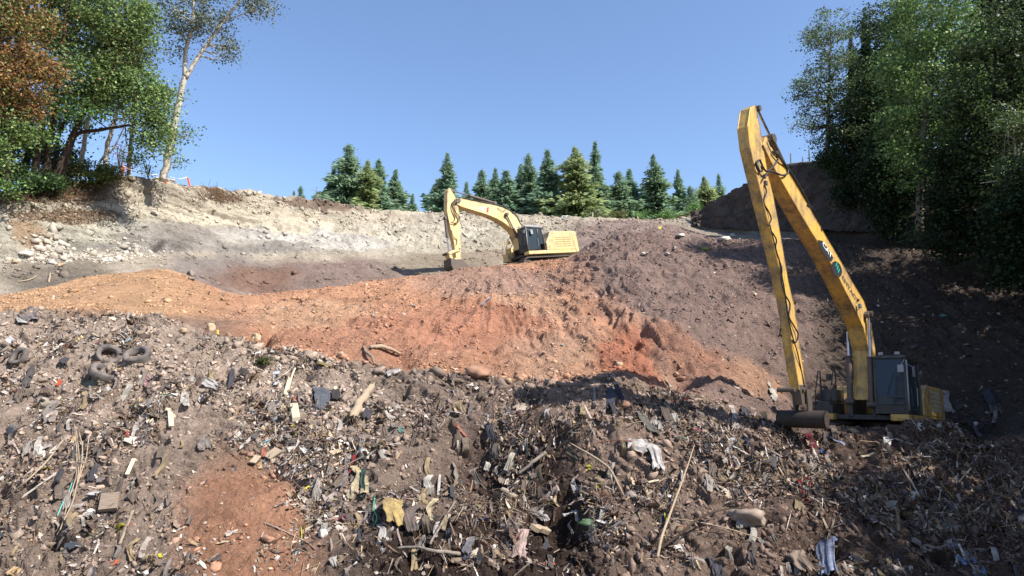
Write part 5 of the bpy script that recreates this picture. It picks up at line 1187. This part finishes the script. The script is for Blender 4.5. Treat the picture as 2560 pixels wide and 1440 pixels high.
tyre("old black tyre with a clear open centre, uppermost and rightmost of the dumped group", 352, 893, 66, (R(38), R(-16), 0.3), 0.36)
tyre("collapsed grey-black tyre lying lowest of the dumped group", 262, 932, 72, (R(30), R(14), 0.8), 0.28, 1)
tyre("half buried tyre behind the other two of the dumped group", 268, 893, 60, (R(55), R(-24), 1.0), 0.34, 2)
tyre("thin tyre leaning alone near the left edge", 50, 892, 52, (R(48), R(-40), 0.2), 0.25, 3)
p_, n_ = surf(745, 1000)
def stick_piece(name, label, cat, pts, r, mat, lift=0.05, seg_=7, group=None, jit=0.3, node=True):
    P3 = []
    e0, e1 = surf(pts[0][0], pts[0][1])[0], surf(pts[-1][0], pts[-1][1])[0]; d0, d1 = [float(proj(np.array(e))[2]) for e in (e0, e1)]
    for i, q_ in enumerate(pts):
        t = i / (len(pts) - 1); dl = float(proj(np.array(surf(q_[0], q_[1])[0]))[2]); dq = min(d0 + (d1 - d0) * t, dl) - (q_[2] if len(q_) > 2 else lift)
        P3.append(PV(q_[0], q_[1], dq))
    pp = smooth_line(P3, 5); g = np.random.default_rng(int(pts[0][0] * 7 + pts[0][1]))
    rr = np.interp(np.linspace(0, 1, len(pp)), np.linspace(0, 1, len(r)), r) if hasattr(r, '__len__') else np.full(len(pp), r)
    rr = rr * (1 + g.normal(0, 0.06 * jit / 0.3, len(pp))); pp = [p + Vector(g.normal(0, 1, 3)) * float(x) * 0.15 for p, x in zip(pp, rr)]
    o0 = pp[len(pp) // 2].copy()
    o_ = MB().tube([p - o0 for p in pp], list(rr), seg_).build(name, mat, None, smooth=True, loc=o0)
    return tag(o_, label, cat, group)
def straight(name, label, cat, a, b_, w, t, mat, la=0.06, lb=0.06, wobble=0.0):
    """plank between two picture points resting on the ground, width w, thickness t (metres)"""
    pa, na = surf(*a); pb, nb_ = surf(*b_); pa = pa + na * la; pb = pb + nb_ * lb
    d = (pb - pa); L_ = d.length; d.normalize(); n_ = (na + nb_).normalized(); s_ = d.cross(n_).normalized(); n_ = s_.cross(d).normalized()
    o0 = (pa + pb) / 2; m = MB(); N_ = 6; vs_ = []
    for i in range(N_ + 1):
        u = (i / N_ - 0.5) * L_; bw = wobble * math.sin(i * 1.7) * w * 0.2
        for (ss, tt) in ((-0.5, -0.5), (0.5, -0.5), (0.5, 0.5), (-0.5, 0.5)): vs_.append((u + (0.06 * w * (ss * 3) if i in (0, N_) else 0), ss * w + bw, tt * t))
    fs_ = [(3, 2, 1, 0), tuple(4 * N_ + k for k in (0, 1, 2, 3))]
    for i in range(N_):
        for k in range(4): fs_.append((4 * i + k, 4 * i + (k + 1) % 4, 4 * i + 4 + (k + 1) % 4, 4 * i + 4 + k))
    m.add(vs_, fs_); o_ = m.build(name, mat, None, bevel=min(w, t) * 0.08)
    o_.matrix_world = Matrix([[d[0], s_[0], n_[0], o0[0]], [d[1], s_[1], n_[1], o0[1]], [d[2], s_[2], n_[2], o0[2]], [0, 0, 0, 1]])
    return tag(o_, label, cat)
straight("plank", "pale square-ended plank standing on edge in the refuse, left of centre", "plank", (730, 1020), (746, 1060), 0.22, 0.13, M_woodpale, 0.12, 0.16)
straight("plank", "long splintered light board pointing up the slope left of centre", "plank", (742, 925), (712, 1005), 0.10, 0.05, M_woodpale, 0.16, 0.08, 1)
straight("plank", "short light board leaning left of the splintered board", "plank", (718, 948), (712, 990), 0.13, 0.05, M_woodpale, 0.1, 0.08)
straight("plank", "wide dirty timber slab lying flat in the lower left refuse", "plank", (250, 1270), (296, 1262), 0.50, 0.09, M_wooddark, 0.14, 0.10)
straight("plank", "narrow pale board end in the lower left refuse above the slab", "plank", (330, 1160), (315, 1198), 0.09, 0.05, M_woodpale, 0.14, 0.10)
straight("plank", "white-grey board upright beside the bent sheet, upper left refuse", "plank", (420, 1045), (420, 1075), 0.13, 0.05, M_woodpale, 0.2, 0.14)
straight("plank", "short pale board lying right of the cream hanging cloths, lower right refuse", "plank", (1665, 1200), (1617, 1216), 0.07, 0.05, M_woodpale, 0.12, 0.1)
straight("plank", "rusty brown strip of timber in the lower right refuse", "plank", (1640, 1165), (1672, 1160), 0.06, 0.04, M_wooddark, 0.12, 0.1)
straight("plank", "thin lath leaning in the lower left corner refuse", "plank", (338, 1290), (308, 1360), 0.045, 0.025, M_wood, 0.16, 0.08)
straight("plank", "upright weathered lath among the left refuse, beside the reeds", "plank", (140, 1215), (128, 1262), 0.07, 0.03, M_wood, 0.2, 0.1)
straight("timber_slab", "broad tan slab of board tilted above the small red patch", "slab", (668, 1150), (704, 1130), 0.26, 0.05, M_wood, 0.1, 0.12)
straight("timber_slab", "small tan board standing left of the broad tan slab", "slab", (642, 1140), (636, 1165), 0.16, 0.04, M_wood, 0.1, 0.1)
straight("log", "split log lying in the dark pit at the bottom centre", "log", (1322, 1330), (1374, 1334), 0.17, 0.12, M_wood, 0.14, 0.12, 1)
# main log with dark root end
lg = stick_piece("log", "thick pale log with a dark shaggy root end, in the centre of the refuse", "log", [(930, 962, 0.10), (912, 990, 0.13), (892, 1022, 0.2), (880, 1045, 0.26)], [0.10, 0.125, 0.14, 0.16], M_wood, seg_=12)
e_, en = surf(876, 1050); MB_ = MB()
for k in range(26):
    v = Vector(rng.normal(0, 1, 3)); v.normalize(); q0 = e_ + en * 0.18 - lg.location
    MB_.tube([q0, q0 + v * 0.14 + Vector((0, -0.05, -0.02)), q0 + v * 0.26 + Vector((0, -0.06, -0.14))], [0.05, 0.03, 0.008], 4)
MB_.build("root_end", M_bark, lg)
stick_piece("root", "pale curved root arching out at the foot of the red mound", "root", [(926, 868, 0.10), (950, 866, 0.20), (975, 872, 0.22), (1000, 884, 0.12)], [0.06, 0.075, 0.07, 0.05], M_wood, seg_=9)
stick_piece("root", "short crooked root standing left of the pale curved root", "root", [(908, 866, 0.05), (916, 880, 0.16), (930, 892, 0.12), (936, 910, 0.05)], [0.04, 0.06, 0.05, 0.03], M_wooddark, seg_=8)
stick_piece("pole", "long thin bamboo-like pole slanting down the lower right refuse", "pole", [(1736, 1112, 0.35), (1710, 1190, 0.45), (1680, 1270, 0.42), (1655, 1340, 0.3), (1643, 1395, 0.2)], [0.012, 0.022, 0.028, 0.032, 0.035], M_wood, jit=0.1)
stick_piece("branch", "dark springy branch curving over the lower right refuse", "branch", [(1640, 1378, 0.1), (1700, 1336, 0.32), (1745, 1298, 0.45), (1800, 1276, 0.5), (1872, 1268, 0.4)], [0.035, 0.03, 0.026, 0.02, 0.012], M_bark)
stick_piece("branch", "thin long cane crossing the lower right refuse below the curving branch", "branch", [(1675, 1296, 0.3), (1740, 1304, 0.35), (1820, 1322, 0.3), (1900, 1346, 0.25)], 0.012, M_wood, jit=0.1)
stick_piece("branch", "crooked grey branch lying across the bottom, left of the dark pit", "branch", [(992, 1370, 0.14), (1040, 1368, 0.2), (1090, 1378, 0.2), (1150, 1384, 0.1)], [0.022, 0.034, 0.04, 0.05], M_greybark)
stick_piece("branch", "dark stout stick rising out of the big dark pit", "branch", [(1365, 1130, 0.3), (1330, 1158, 0.34), (1295, 1185, 0.3)], [0.05, 0.05, 0.035], M_greybark)
stick_piece("branch", "split twisted cane bending from the rim into the big dark pit", "branch", [(1425, 1108, 0.2), (1480, 1140, 0.3), (1520, 1168, 0.3), (1545, 1210, 0.2), (1560, 1240, 0.1)], [0.02, 0.03, 0.03, 0.025, 0.01], M_wood)
stick_piece("branch", "reddish curved twig arching along the rim of the big dark pit", "branch", [(1450, 1118, 0.1), (1500, 1106, 0.2), (1555, 1100, 0.25), (1590, 1104, 0.15)], 0.012, simple_mat("red_twig", (0.22, 0.09, 0.06)), jit=0.1)
stick_piece("branch", "straight grey stick leaning beside the small cream cloth, bottom centre", "branch", [(1148, 1238, 0.2), (1115, 1290, 0.3), (1075, 1360, 0.12)], [0.02, 0.026, 0.03], M_greybark)
stick_piece("branch", "long crossing twig above the pale pair of hanging cloths", "branch", [(990, 1098, 0.1), (930, 1130, 0.2), (860, 1165, 0.2), (800, 1198, 0.1)], [0.008, 0.012, 0.012, 0.008], M_greybark)
stick_piece("branch", "pale stick lying on the grey ground at the far left", "branch", [(45, 704, 0.05), (70, 700, 0.08), (92, 690, 0.06)], 0.03, M_wood)
stick_piece("branch", "short pale stub standing on the grey ground at the far left", "branch", [(126, 683, 0.2), (122, 705, 0.05)], 0.05, M_wood)
stick_piece("branch", "long pale cane slanting down the far left refuse, left one", "branch", [(165, 1090, 0.2), (120, 1150, 0.25), (75, 1195, 0.2), (10, 1250, 0.1)], [0.02, 0.022, 0.02, 0.012], M_wood)
for i, pts in enumerate(([(186, 1060), (192, 1130), (190, 1190), (178, 1230), (150, 1325)], [(197, 1080), (206, 1120), (200, 1180), (190, 1210)], [(222, 1090), (216, 1140), (200, 1190), (182, 1240)], [(190, 1075), (198, 1150), (186, 1240), (160, 1300)])):
    stick_piece("reed_stalk", "tall dry tan stalk of the reed bundle in the left refuse", "reed", [(x, y, 0.22) for x, y in pts], 0.014, M_wood, jit=0.1, group="reed bundle in the left refuse")
stick_piece("cord", "loose teal cord trailing beside the reed bundle", "cord", [(182, 1200, 0.2), (170, 1235, 0.15), (155, 1262, 0.1), (143, 1290, 0.08)], 0.012, simple_mat("teal_cord", (0.12, 0.42, 0.40)), jit=0.1)
stick_piece("cord", "green cord hanging beside the yellowed foam bundle", "cord", [(937, 1240, 0.12), (934, 1270, 0.2), (942, 1295, 0.15), (934, 1315, 0.08)], 0.014, simple_mat("green_cord", (0.05, 0.35, 0.2)), jit=0.1)
stick_piece("hose", "curved dark hose end next to the splintered board", "hose", [(745, 985, 0.1), (752, 1010, 0.2), (775, 1016, 0.15), (778, 1000, 0.1), (782, 985, 0.05)], 0.035, M_rubber, jit=0.05)

# cloths, sacks and films hanging on the slope
def cloth(name, label, cat, axis, wpx, col, folds=3, lift=0.10, taper=1.0, seed=0, rough=0.75, dirt=None, group=None, fold_amp=0.35, nu=None):
    P3 = []; Nn = []
    for q_ in axis:
        p, nr = surf(q_[0], q_[1], 5); P3.append(p + nr * (q_[2] if len(q_) > 2 else lift)); Nn.append(nr)
    pp = smooth_line(P3, 8); nn = (sum(Nn, Vector()) / len(Nn)).normalized(); d = float(proj(np.array(P3[0]))[2]); W_ = wpx * d / F_PX
    dd = (P3[-1] - P3[0]).normalized(); side = dd.cross(nn).normalized(); N_ = len(pp); M_ = 22; g = np.random.default_rng(seed + 5)
    o0 = P3[0].copy(); vs_ = []
    ph = g.uniform(0, 6.28, 4); ragl = g.normal(0, 0.06, M_ + 1); rl_ = np.cumsum(g.normal(0, 0.035, N_)); rr_ = np.cumsum(g.normal(0, 0.035, N_))
    uu, vv_ = np.meshgrid(np.linspace(0, 1, N_), np.linspace(-0.5, 0.5, M_ + 1), indexing='ij')
    asp = max(0.5, (P3[-1] - P3[0]).length / max(W_, 0.01))
    NZ = fbm(np.stack([vv_ * folds * 2.2 + 0.7 * np.sin(uu * 3 + ph[0]), uu * asp * 1.1, 0 * uu + seed * 3.7], -1).astype(np.float32), 1.0, 3, seed + 40, gain=0.55)
    eL = 0.16 * fbm(np.stack([uu[:, 0] * 5, 0 * uu[:, 0], 0 * uu[:, 0] + seed], -1).astype(np.float32), 1.0, 3, 9); eR = 0.16 * fbm(np.stack([uu[:, 0] * 5, 0 * uu[:, 0] + 9, 0 * uu[:, 0] + seed], -1).astype(np.float32), 1.0, 3, 10)
    eB = 0.5 * fbm(np.stack([vv_[0] * 6, 0 * vv_[0], 0 * vv_[0] + seed], -1).astype(np.float32), 1.0, 4, 12)
    for i, p in enumerate(pp):
        u = i / (N_ - 1); w = W_ * (taper + (1 - taper) * min(1, u * 1.6)) if taper <= 1 else W_ * (1 - (taper - 1) * u)
        for k in range(M_ + 1):
            v = k / M_ - 0.5; vv = v * (1 + rl_[i] + rr_[i] * v) + (eR[i] if v > 0 else eL[i]) * abs(v) * 2
            amp = W_ * fold_amp / max(folds, 1) * (0.4 + 0.6 * u)
            h = amp * 1.7 * NZ[i, k]
            q_ = p + side * (vv * w) + nn * (h + 0.3 * abs(amp)) + dd * (eB[k] * (u ** 3) * W_ * 0.9)
            vs_.append(q_ - o0)
    fs_ = [(i * (M_ + 1) + k, i * (M_ + 1) + k + 1, (i + 1) * (M_ + 1) + k + 1, (i + 1) * (M_ + 1) + k) for i in range(N_ - 1) for k in range(M_)]
    mt = col if not isinstance(col, tuple) else cloth_mat(col)
    o_ = MB().add(vs_, fs_).build(name, mt, None, smooth=True, loc=o0); so = o_.modifiers.new("thick", 'SOLIDIFY'); so.thickness = 0.012
    return tag(o_, label, cat, group)
_cm = {}
def cloth_mat(c_):
    if c_ not in _cm: _cm[c_] = simple_mat("dirty_cloth", tuple(lin(c_) * 0.55), 0.85, 0.15, var=0.2, scale=4, col2=tuple(lin(np.array(c_) * 0.55) * 0.5 + 0.02), bstr=0.7, bdist=0.015)
    return _cm[c_]
WH, CR, GY, BK, YL, RD, BL = (222, 214, 208), (215, 196, 158), (150, 140, 134), (62, 62, 72), (212, 182, 120), (150, 36, 44), (120, 140, 175)
CL = [("rag", "large grey-white rag with long folds hanging right of the big dark pit", [(1612, 1118, .15), (1625, 1140, .25), (1638, 1178, .15)], 42, WH, 4, 0.7),
 ("rag", "pale rag bunched just above the large grey-white rag", [(1570, 1112, .1), (1600, 1122, .2)], 36, WH, 2, 1.0),
 ("rag", "tall white drape hanging alone on the brown slope, right of centre", [(1820, 1102, .15), (1832, 1130, .22), (1842, 1178, .12)], 28, WH, 3, 0.8),
 ("rag", "narrow cream strip right of the tall white drape", [(1845, 1110, .1), (1866, 1150, .12)], 12, CR, 2, 1.0),
 ("plastic_strip", "blue-black plastic strip right of the tall white drape", [(1862, 1098, .1), (1878, 1130, .15), (1880, 1165, .1)], 13, (50, 62, 82), 2, 1.0),
 ("plastic_strip", "long crinkled black plastic strip on the grey soil, left strand", [(1517, 958, .08), (1520, 995, .14), (1524, 1030, .1)], 20, (84, 86, 100), 3, 0.8),
 ("plastic_strip", "crinkled black plastic strip on the grey soil, right strand", [(1540, 958, .1), (1546, 985, .14), (1552, 1008, .08)], 12, (66, 68, 80), 2, 0.8),
 ("plastic_strip", "black plastic tail below the two crinkled strips", [(1524, 1010, .1), (1538, 1052, .12)], 12, BK, 2, 1.0),
 ("rag", "cream cloth hanging from the twigs, left of the green strip", [(878, 1176, .2), (884, 1205, .28), (876, 1258, .15)], 20, CR, 2, 1.0),
 ("rag", "white-cream cloth hanging folded beside the green strip", [(893, 1172, .2), (896, 1200, .28), (900, 1236, .18)], 22, CR, 2, 0.9),
 ("plastic_strip", "dull green strip hanging right of the cream cloths", [(915, 1178, .2), (912, 1245, .12)], 13, (70, 98, 88), 1, 1.0),
 ("plastic_strip", "grey sleeve-like strip hanging left of the cream cloths", [(876, 1152, .2), (862, 1190, .2), (848, 1228, .12)], 13, GY, 1, 1.0),
 ("plastic_strip", "short red cord bunch above the cream cloths", [(881, 1160, .25), (873, 1188, .2)], 7, RD, 2, 1.0),
 ("foam_bundle", "yellowed foam bundle bulging out near the bottom centre", [(985, 1262, .15), (980, 1290, .3), (985, 1322, .15)], 46, YL, 5, 1.0),
 ("rag", "small cream cloth hanging right of the grey folded cloth", [(1085, 1255, .15), (1082, 1282, .2), (1078, 1310, .1)], 14, CR, 2, 0.9),
 ("rag", "stiff grey folded cloth, bottom centre", [(1052, 1272, .15), (1040, 1300, .25), (1030, 1342, .12)], 32, (128, 112, 104), 1, 0.9),
 ("sack", "dirty white sack standing out of the dark pit, right half", [(1440, 1235, .2), (1438, 1262, .35), (1442, 1296, .2)], 38, WH, 2, 1.0),
 ("sack", "grey pillow-shaped sack in the middle of the dark pit", [(1356, 1266, .15), (1354, 1286, .25), (1356, 1300, .15)], 22, GY, 2, 0.8),
 ("sack", "big silvery-blue wrinkled bag at the bottom right", [(2072, 1360, .2), (2084, 1392, .4), (2092, 1440, .3)], 48, (165, 175, 200), 4, 1.0),
 ("sack", "tan flattened sack left of the big silvery bag", [(1984, 1372, .15), (2002, 1410, .2), (2016, 1440, .15)], 40, (160, 140, 122), 2, 0.8),
 ("sack", "pink-striped cream sack low in the middle of the bottom refuse", [(1302, 1336, .15), (1310, 1365, .25), (1308, 1400, .15)], 30, (214, 184, 172), 3, 1.0),
 ("sack", "black-and-white striped sack at the bottom left of the dark pit", [(1182, 1350, .12), (1178, 1372, .2), (1172, 1392, .12)], 20, (150, 146, 148), 5, 0.9),
 ("rag", "twin white rag dangling in front of the dark hollow, bottom centre", [(1350, 1262, .12), (1352, 1300, .2)], 14, WH, 2, 1.0),
 ("rag", "long pale rag hanging at the left lip of the dark pit", [(1285, 1135, .2), (1278, 1160, .26), (1272, 1186, .14)], 13, (205, 196, 176), 2, 0.9),
 ("rag", "shining white plastic on the slope below the reddish boulder", [(1128, 1038, .1), (1142, 1046, .16)], 24, (240, 238, 236), 3, 1.0),
 ("rag", "white film draped under the curved root", [(970, 938, .06), (1000, 928, .1)], 16, WH, 2, 1.0),
 ("rag", "pale blue scrap on the red mound", [(1204, 764, .05), (1222, 748, .06)], 12, (190, 205, 225), 2, 1.0),
 ("rag", "small white scrap left of the pale blue one on the red mound", [(1026, 762, .05), (1034, 768, .06)], 8, WH, 1, 1.0),
 ("plastic_strip", "broad dark red strap hanging under the long-reach excavator", [(2020, 1088, .08), (2032, 1118, .1), (2050, 1150, .08)], 15, (120, 34, 48), 2, 1.0),
 ("plastic_strip", "thin dark red strap left of the broad one under the long-reach excavator", [(2002, 1100, .08), (2018, 1136, .1)], 10, (120, 34, 48), 2, 1.0),
 ("plastic_strip", "bright red ribbon trailing down the lower right refuse", [(1996, 1200, .08), (2010, 1230, .12), (2026, 1262, .08)], 8, (190, 40, 56), 2, 1.0),
 ("plastic_strip", "short bright red ribbon beside the white tuft, lower right refuse", [(2018, 1184, .1), (2024, 1218, .1)], 8, (190, 40, 56), 2, 1.0),
 ("rag", "white tuft hanging beside the short red ribbon", [(2032, 1186, .1), (2044, 1212, .1)], 11, WH, 2, 1.0),
 ("plastic_film", "long blue-grey film sliding down the shaded lower right corner", [(2370, 1360, .1), (2410, 1395, .16), (2440, 1436, .1)], 36, (130, 150, 190), 5, 0.7),
 ("plastic_film", "slim blue film strip in the shaded lower right", [(2375, 1368, .08), (2412, 1416, .1)], 8, (130, 150, 190), 2, 1.0),
 ("rag", "pale crumpled bundle in the shaded lower right", [(2330, 1362, .12), (2345, 1385, .2)], 24, (205, 195, 190), 3, 1.0),
 ("rag", "long white torn rag left of the pale bundle, shaded lower right", [(2304, 1388, .1), (2322, 1430, .12)], 18, (200, 200, 200), 3, 1.0),
 ("plastic_film", "blue-white film on the rim under the long-reach tracks", [(2080, 1095, .08), (2110, 1118, .1)], 12, (160, 170, 200), 2, 1.0),
 ("plastic_film", "white sheet scraps on the rim right of the long-reach tracks", [(2372, 1068, .06), (2402, 1092, .1)], 24, (210, 208, 204), 3, 1.0),
 ("rag", "pale patch beside the reddish rim right of the long-reach tracks", [(2380, 1092, .06), (2390, 1108, .08)], 12, WH, 2, 1.0),
 ("plastic_film", "black torn film with a blue sheen, lower left refuse", [(200, 1330, .15), (192, 1352, .25), (180, 1380, .12)], 26, (72, 80, 92), 3, 0.8),
 ("rag", "bright white rag on top of the timber slab", [(222, 1240, .12), (240, 1250, .16)], 26, (235, 232, 230), 3, 1.0),
 ("rag", "white rag tuft at the far left among the refuse", [(12, 846, .08), (22, 856, .12)], 22, (235, 235, 238), 3, 1.0),
 ("rag", "pale blue and white tangle between the tyres and the dirt edge", [(312, 858, .06), (330, 850, .1)], 20, (170, 205, 220), 3, 1.0),
 ("rag", "small red and white scrap left of the pale blue tangle", [(243, 862, .06), (256, 858, .08)], 12, (200, 110, 105), 2, 1.0),
 ("rag", "orange-red scrap below the tyres", [(148, 955, .06), (140, 972, .08)], 9, (215, 85, 50), 1, 1.0),
 ("rag", "dark red scrap at the far left below the lone tyre", [(42, 980, .05), (60, 982, .06)], 9, (130, 30, 34), 1, 1.0),
 ("rag", "pink scrap in the refuse below the upper tyre", [(368, 942, .08), (374, 962, .1)], 15, (205, 150, 160), 2, 1.0),
 ("rag", "grey bent sheet hanging with a black hollow, upper left refuse", [(392, 1040, .14), (385, 1056, .2)], 30, (140, 124, 104), 1, 1.0),
 ("rag", "light strip standing in the refuse right of the pink scrap", [(325, 968, .16), (310, 1002, .1)], 12, (200, 190, 176), 1, 1.0),
 ("rag", "grey-green mat lying below the tyres", [(200, 968, .08), (245, 958, .1)], 18, (140, 140, 122), 1, 1.0),
 ("plastic_film", "grey film spread at the top left rim of the refuse", [(60, 776, .05), (90, 800, .08)], 36, (150, 140, 136), 4, 1.0),
 ("plastic_film", "white torn film over the rim at the upper left of the refuse", [(42, 796, .05), (60, 812, .08)], 20, (210, 206, 200), 3, 1.0),
 ("rag", "white curved rag arching over a black hollow, left of centre refuse", [(512, 958, .15), (540, 972, .2)], 22, WH, 2, 1.0),
 ("plastic_film", "grey-blue streaked film right of the curved hose end", [(800, 975, .12), (796, 1000, .18), (800, 1028, .1)], 32, (108, 112, 122), 5, 1.0),
 ("plastic_film", "black tangle of film right of the streaked film", [(838, 978, .1), (842, 1006, .14)], 22, (70, 66, 70), 4, 1.0),
 ("rag", "white shred by the green weed, left of centre", [(690, 932, .08), (696, 962, .1)], 18, (226, 226, 228), 3, 1.0),
 ("rag", "yellow scrap in the brown soil inside the big dark pit's right side", [(1490, 1196, .08), (1504, 1218, .1)], 14, (205, 200, 60), 2, 1.0),
 ("rag", "small yellow scrap above and left of the pit's yellow scrap", [(1470, 1168, .08), (1478, 1178, .08)], 8, (205, 200, 60), 1, 1.0),
 ("rag", "tiny yellow square lying on the brown soil at the lower left", [(398, 1388, .05), (402, 1394, .05)], 8, (225, 215, 60), 1, 1.0),
 ("rag", "vertical yellow strip beside the long pole", [(1660, 1290, .1), (1656, 1318, .1)], 8, (205, 195, 70), 1, 1.0),
 ("rag", "olive flap of card leaning in the pit below the rim", [(1422, 1128, .14), (1444, 1150, .16)], 22, (112, 98, 80), 1, 1.0),
 ("rag", "cream folded card below the olive flap", [(1504, 1176, .12), (1512, 1198, .14)], 20, (196, 172, 142), 1, 1.0),
 ("rag", "teal netting scrap on the brown soil left of the reddish boulder's slope", [(995, 1072, .06), (1004, 1082, .06)], 14, (110, 160, 160), 3, 1.0),
 ("plastic_film", "grey-green mud-caked sheet on the slope under the dark hollow, upper right refuse", [(1600, 1030, .08), (1612, 1058, .12), (1630, 1080, .08)], 24, (128, 122, 114), 5, 0.8),
 ("plastic_strip", "dark hanging shreds right of the mud-caked sheet", [(1655, 1015, .1), (1668, 1048, .12), (1684, 1075, .08)], 22, (110, 98, 88), 4, 1.0),
 ("rag", "white scrap on the brown slope left of the long-reach bucket", [(1842, 1064, .05), (1850, 1076, .06)], 14, WH, 2, 1.0),
 ("rag", "yellow-green scrap on the upper ridge near the tall stick", [(1754, 622, .05), (1768, 626, .06)], 12, (190, 190, 60), 2, 1.0),
 ("rag", "black-and-white scrap on the upper ridge left of the yellow-green scrap", [(1718, 612, .05), (1730, 620, .06)], 12, (120, 118, 120), 2, 1.0),
 ("rag", "white scrap alone on the shaded slope right of the long-reach cab", [(2412, 862, .05), (2420, 864, .06)], 12, (225, 225, 225), 2, 1.0),
 ("rag", "teal-white scrap on the shaded slope right of the tall boom", [(2348, 790, .05), (2366, 792, .06)], 12, (120, 170, 160), 2, 1.0)]
for i, (nm, lab, ax, w_, c_, fo, tp) in enumerate(CL):
    cloth(nm, lab, {"rag": "rag", "sack": "sack", "plastic_strip": "plastic strip", "plastic_film": "plastic film", "foam_bundle": "foam"}[nm], ax, w_, c_, fo, taper=tp, seed=i)
# many nameless rags which nothing tells apart
gq = np.random.default_rng(77); n_r = 0
while n_r < 250:
    x = gq.uniform(0, 2560); y = gq.uniform(960, 1430) if x > 600 else gq.uniform(880, 1430)
    if 480 < x < 800 and y > 1150: continue
    n_r += 1; ln = gq.uniform(18, 58); w_ = gq.uniform(6, 24); sl = (x - 1280) / 1280 * 0.35
    cc = [(190, 178, 166), (165, 152, 142), (208, 200, 190), (140, 122, 106), (178, 156, 120), (104, 96, 94), (82, 80, 88)][gq.integers(0, 7)]
    cloth("rag", "dirty weathered rag hanging on the refuse slope", "rag", [(x, y, .05), (x + sl * ln * 0.5 + gq.normal(0, 4), y + ln * 0.5, gq.uniform(.08, .18)), (x + sl * ln, y + ln, .06)], w_, cc, int(gq.integers(1, 4)), taper=gq.uniform(0.6, 1.0), seed=500 + n_r, group="nameless rags on the refuse slope")
# green weed
wp, wn_ = surf(658, 915); broad_tree("weed", "small green weed clump growing in the refuse, left of centre", "weed", wp, [([wp, wp + Vector((0, 0, 0.25))], [0.02, 0.01])], [((wp[0], wp[1], wp[2] + 0.18), (0.2, 0.15, 0.12), 1, OLIVE * 0.7)], 501, leaf=0.06, nclump=14, per=60, sig=0.07)
# ------------------------------------------------------------------ stakes, rope, ledge board, survey posts
def post(name, label, x0, y0, x1, y1, r, mat, d=None, cat="stake", group=None):
    if d is None: p, nr = surf(x0, y0, 5)
    else: p = PV(x0, y0, d)
    dd = float(proj(np.array(p))[2]); q_ = PV(x1, y1, dd); v = q_ - p; v.y = 0
    o_ = MB().box(-r, r, -r * 0.5, r * 0.5, -0.3, v.length * 0.94).hexa([(-r, -r * .5, v.length * .942), (r, -r * .5, v.length * .942), (r, r * .5, v.length * .942), (-r, r * .5, v.length * .942), (-r * .3, -r * .2, v.length), (r * .3, -r * .2, v.length), (r * .3, r * .2, v.length), (-r * .3, r * .2, v.length)]).build(name, mat, None)
    o_.location = p; o_.rotation_euler = (0, math.atan2(v.x, v.z), 0)
    return tag(o_, label, cat, group), q_
st = [post("stake", "orange stake at the left end of the rope, beside the pink shrub", 304, 444, 308, 415, 0.07, M_orange), post("stake", "orange stake in front of the forked tree's foot", 413, 454, 411, 434, 0.06, M_orange), post("stake", "orange stake at the right end of the rope", 473, 461, 467, 443, 0.06, M_orange)]
for k, lab in ((0, "white rope sagging between the left and middle orange stakes"), (1, "white rope sagging between the middle and right orange stakes")):
    a, b_ = st[k][1], st[k + 1][1]; pts = [a.lerp(b_, t) + Vector((0, 0, -0.9 * t * (1 - t) * (1.2 if k == 0 else 1.0))) for t in np.linspace(0, 1, 14)]
    tag(MB().tube([p - a for p in pts], 0.025, 5).build("rope", M_white, None, smooth=True, loc=a), lab, "rope")
straight("plank", "pale board lying along the left crest at the forked tree's foot", "plank", (388, 448), (440, 456), 0.25, 0.08, M_woodpale, 0.12, 0.12)
post("survey_stake", "little yellow-topped stake at the dirt edge above the refuse", 545, 842, 543, 824, 0.03, simple_mat("yellow_top", (0.7, 0.55, 0.12)))
for (x, y, y1, lab) in ((798, 529, 517, "small wooden survey stake on the ridge below the tallest fir cluster"), (1043, 533, 522, "small wooden survey stake on the ridge left of the digging stick"), (1482, 548, 530, "pale survey stake on the ridge right of the widest olive fir"), (1594, 552, 540, "pale survey stake on the ridge below the rounded fir")):
    post("survey_stake", lab, x, y, x + 0.5, y1, 0.06, M_woodpale)
for (x, y, y1, lab) in ((1978, 408, 381, "thin dark post on the bank top, left one"), (2007, 405, 395, "short thin dark post on the bank top, between the other two"), (2024, 406, 372, "thin dark post on the bank top beside the airy tree")):
    post("fence_post", lab, x, y, x, y1, 0.045, M_greybark, cat="post")
# small light truck showing only its cab roof behind the ridge
tp = PV(1416, 552, 74); tr = tag(empty("pickup_truck", tp), "small light-coloured truck cab just showing over the far ridge", "truck"); tr.scale = (0.52, 0.52, 0.6)
MB().prism([(-1.1, 0), (-1.0, 0.75), (0.7, 0.8), (1.2, 0.2), (1.3, 0)], -0.8, 0.8).build("cab", M_white, tr, bevel=0.06)
MB().prism([(-0.9, 0.22), (-0.85, 0.66), (-0.05, 0.68), (-0.05, 0.22)], -0.815, -0.795).build("window", M_glass, tr); MB().prism([(0.08, 0.22), (0.08, 0.68), (0.62, 0.68), (0.95, 0.22)], -0.815, -0.795).build("window", M_glass, tr)
MB().box(-3.4, 3.0, -0.85, 0.85, -1.1, -0.003).build("body", M_white, tr, bevel=0.08)
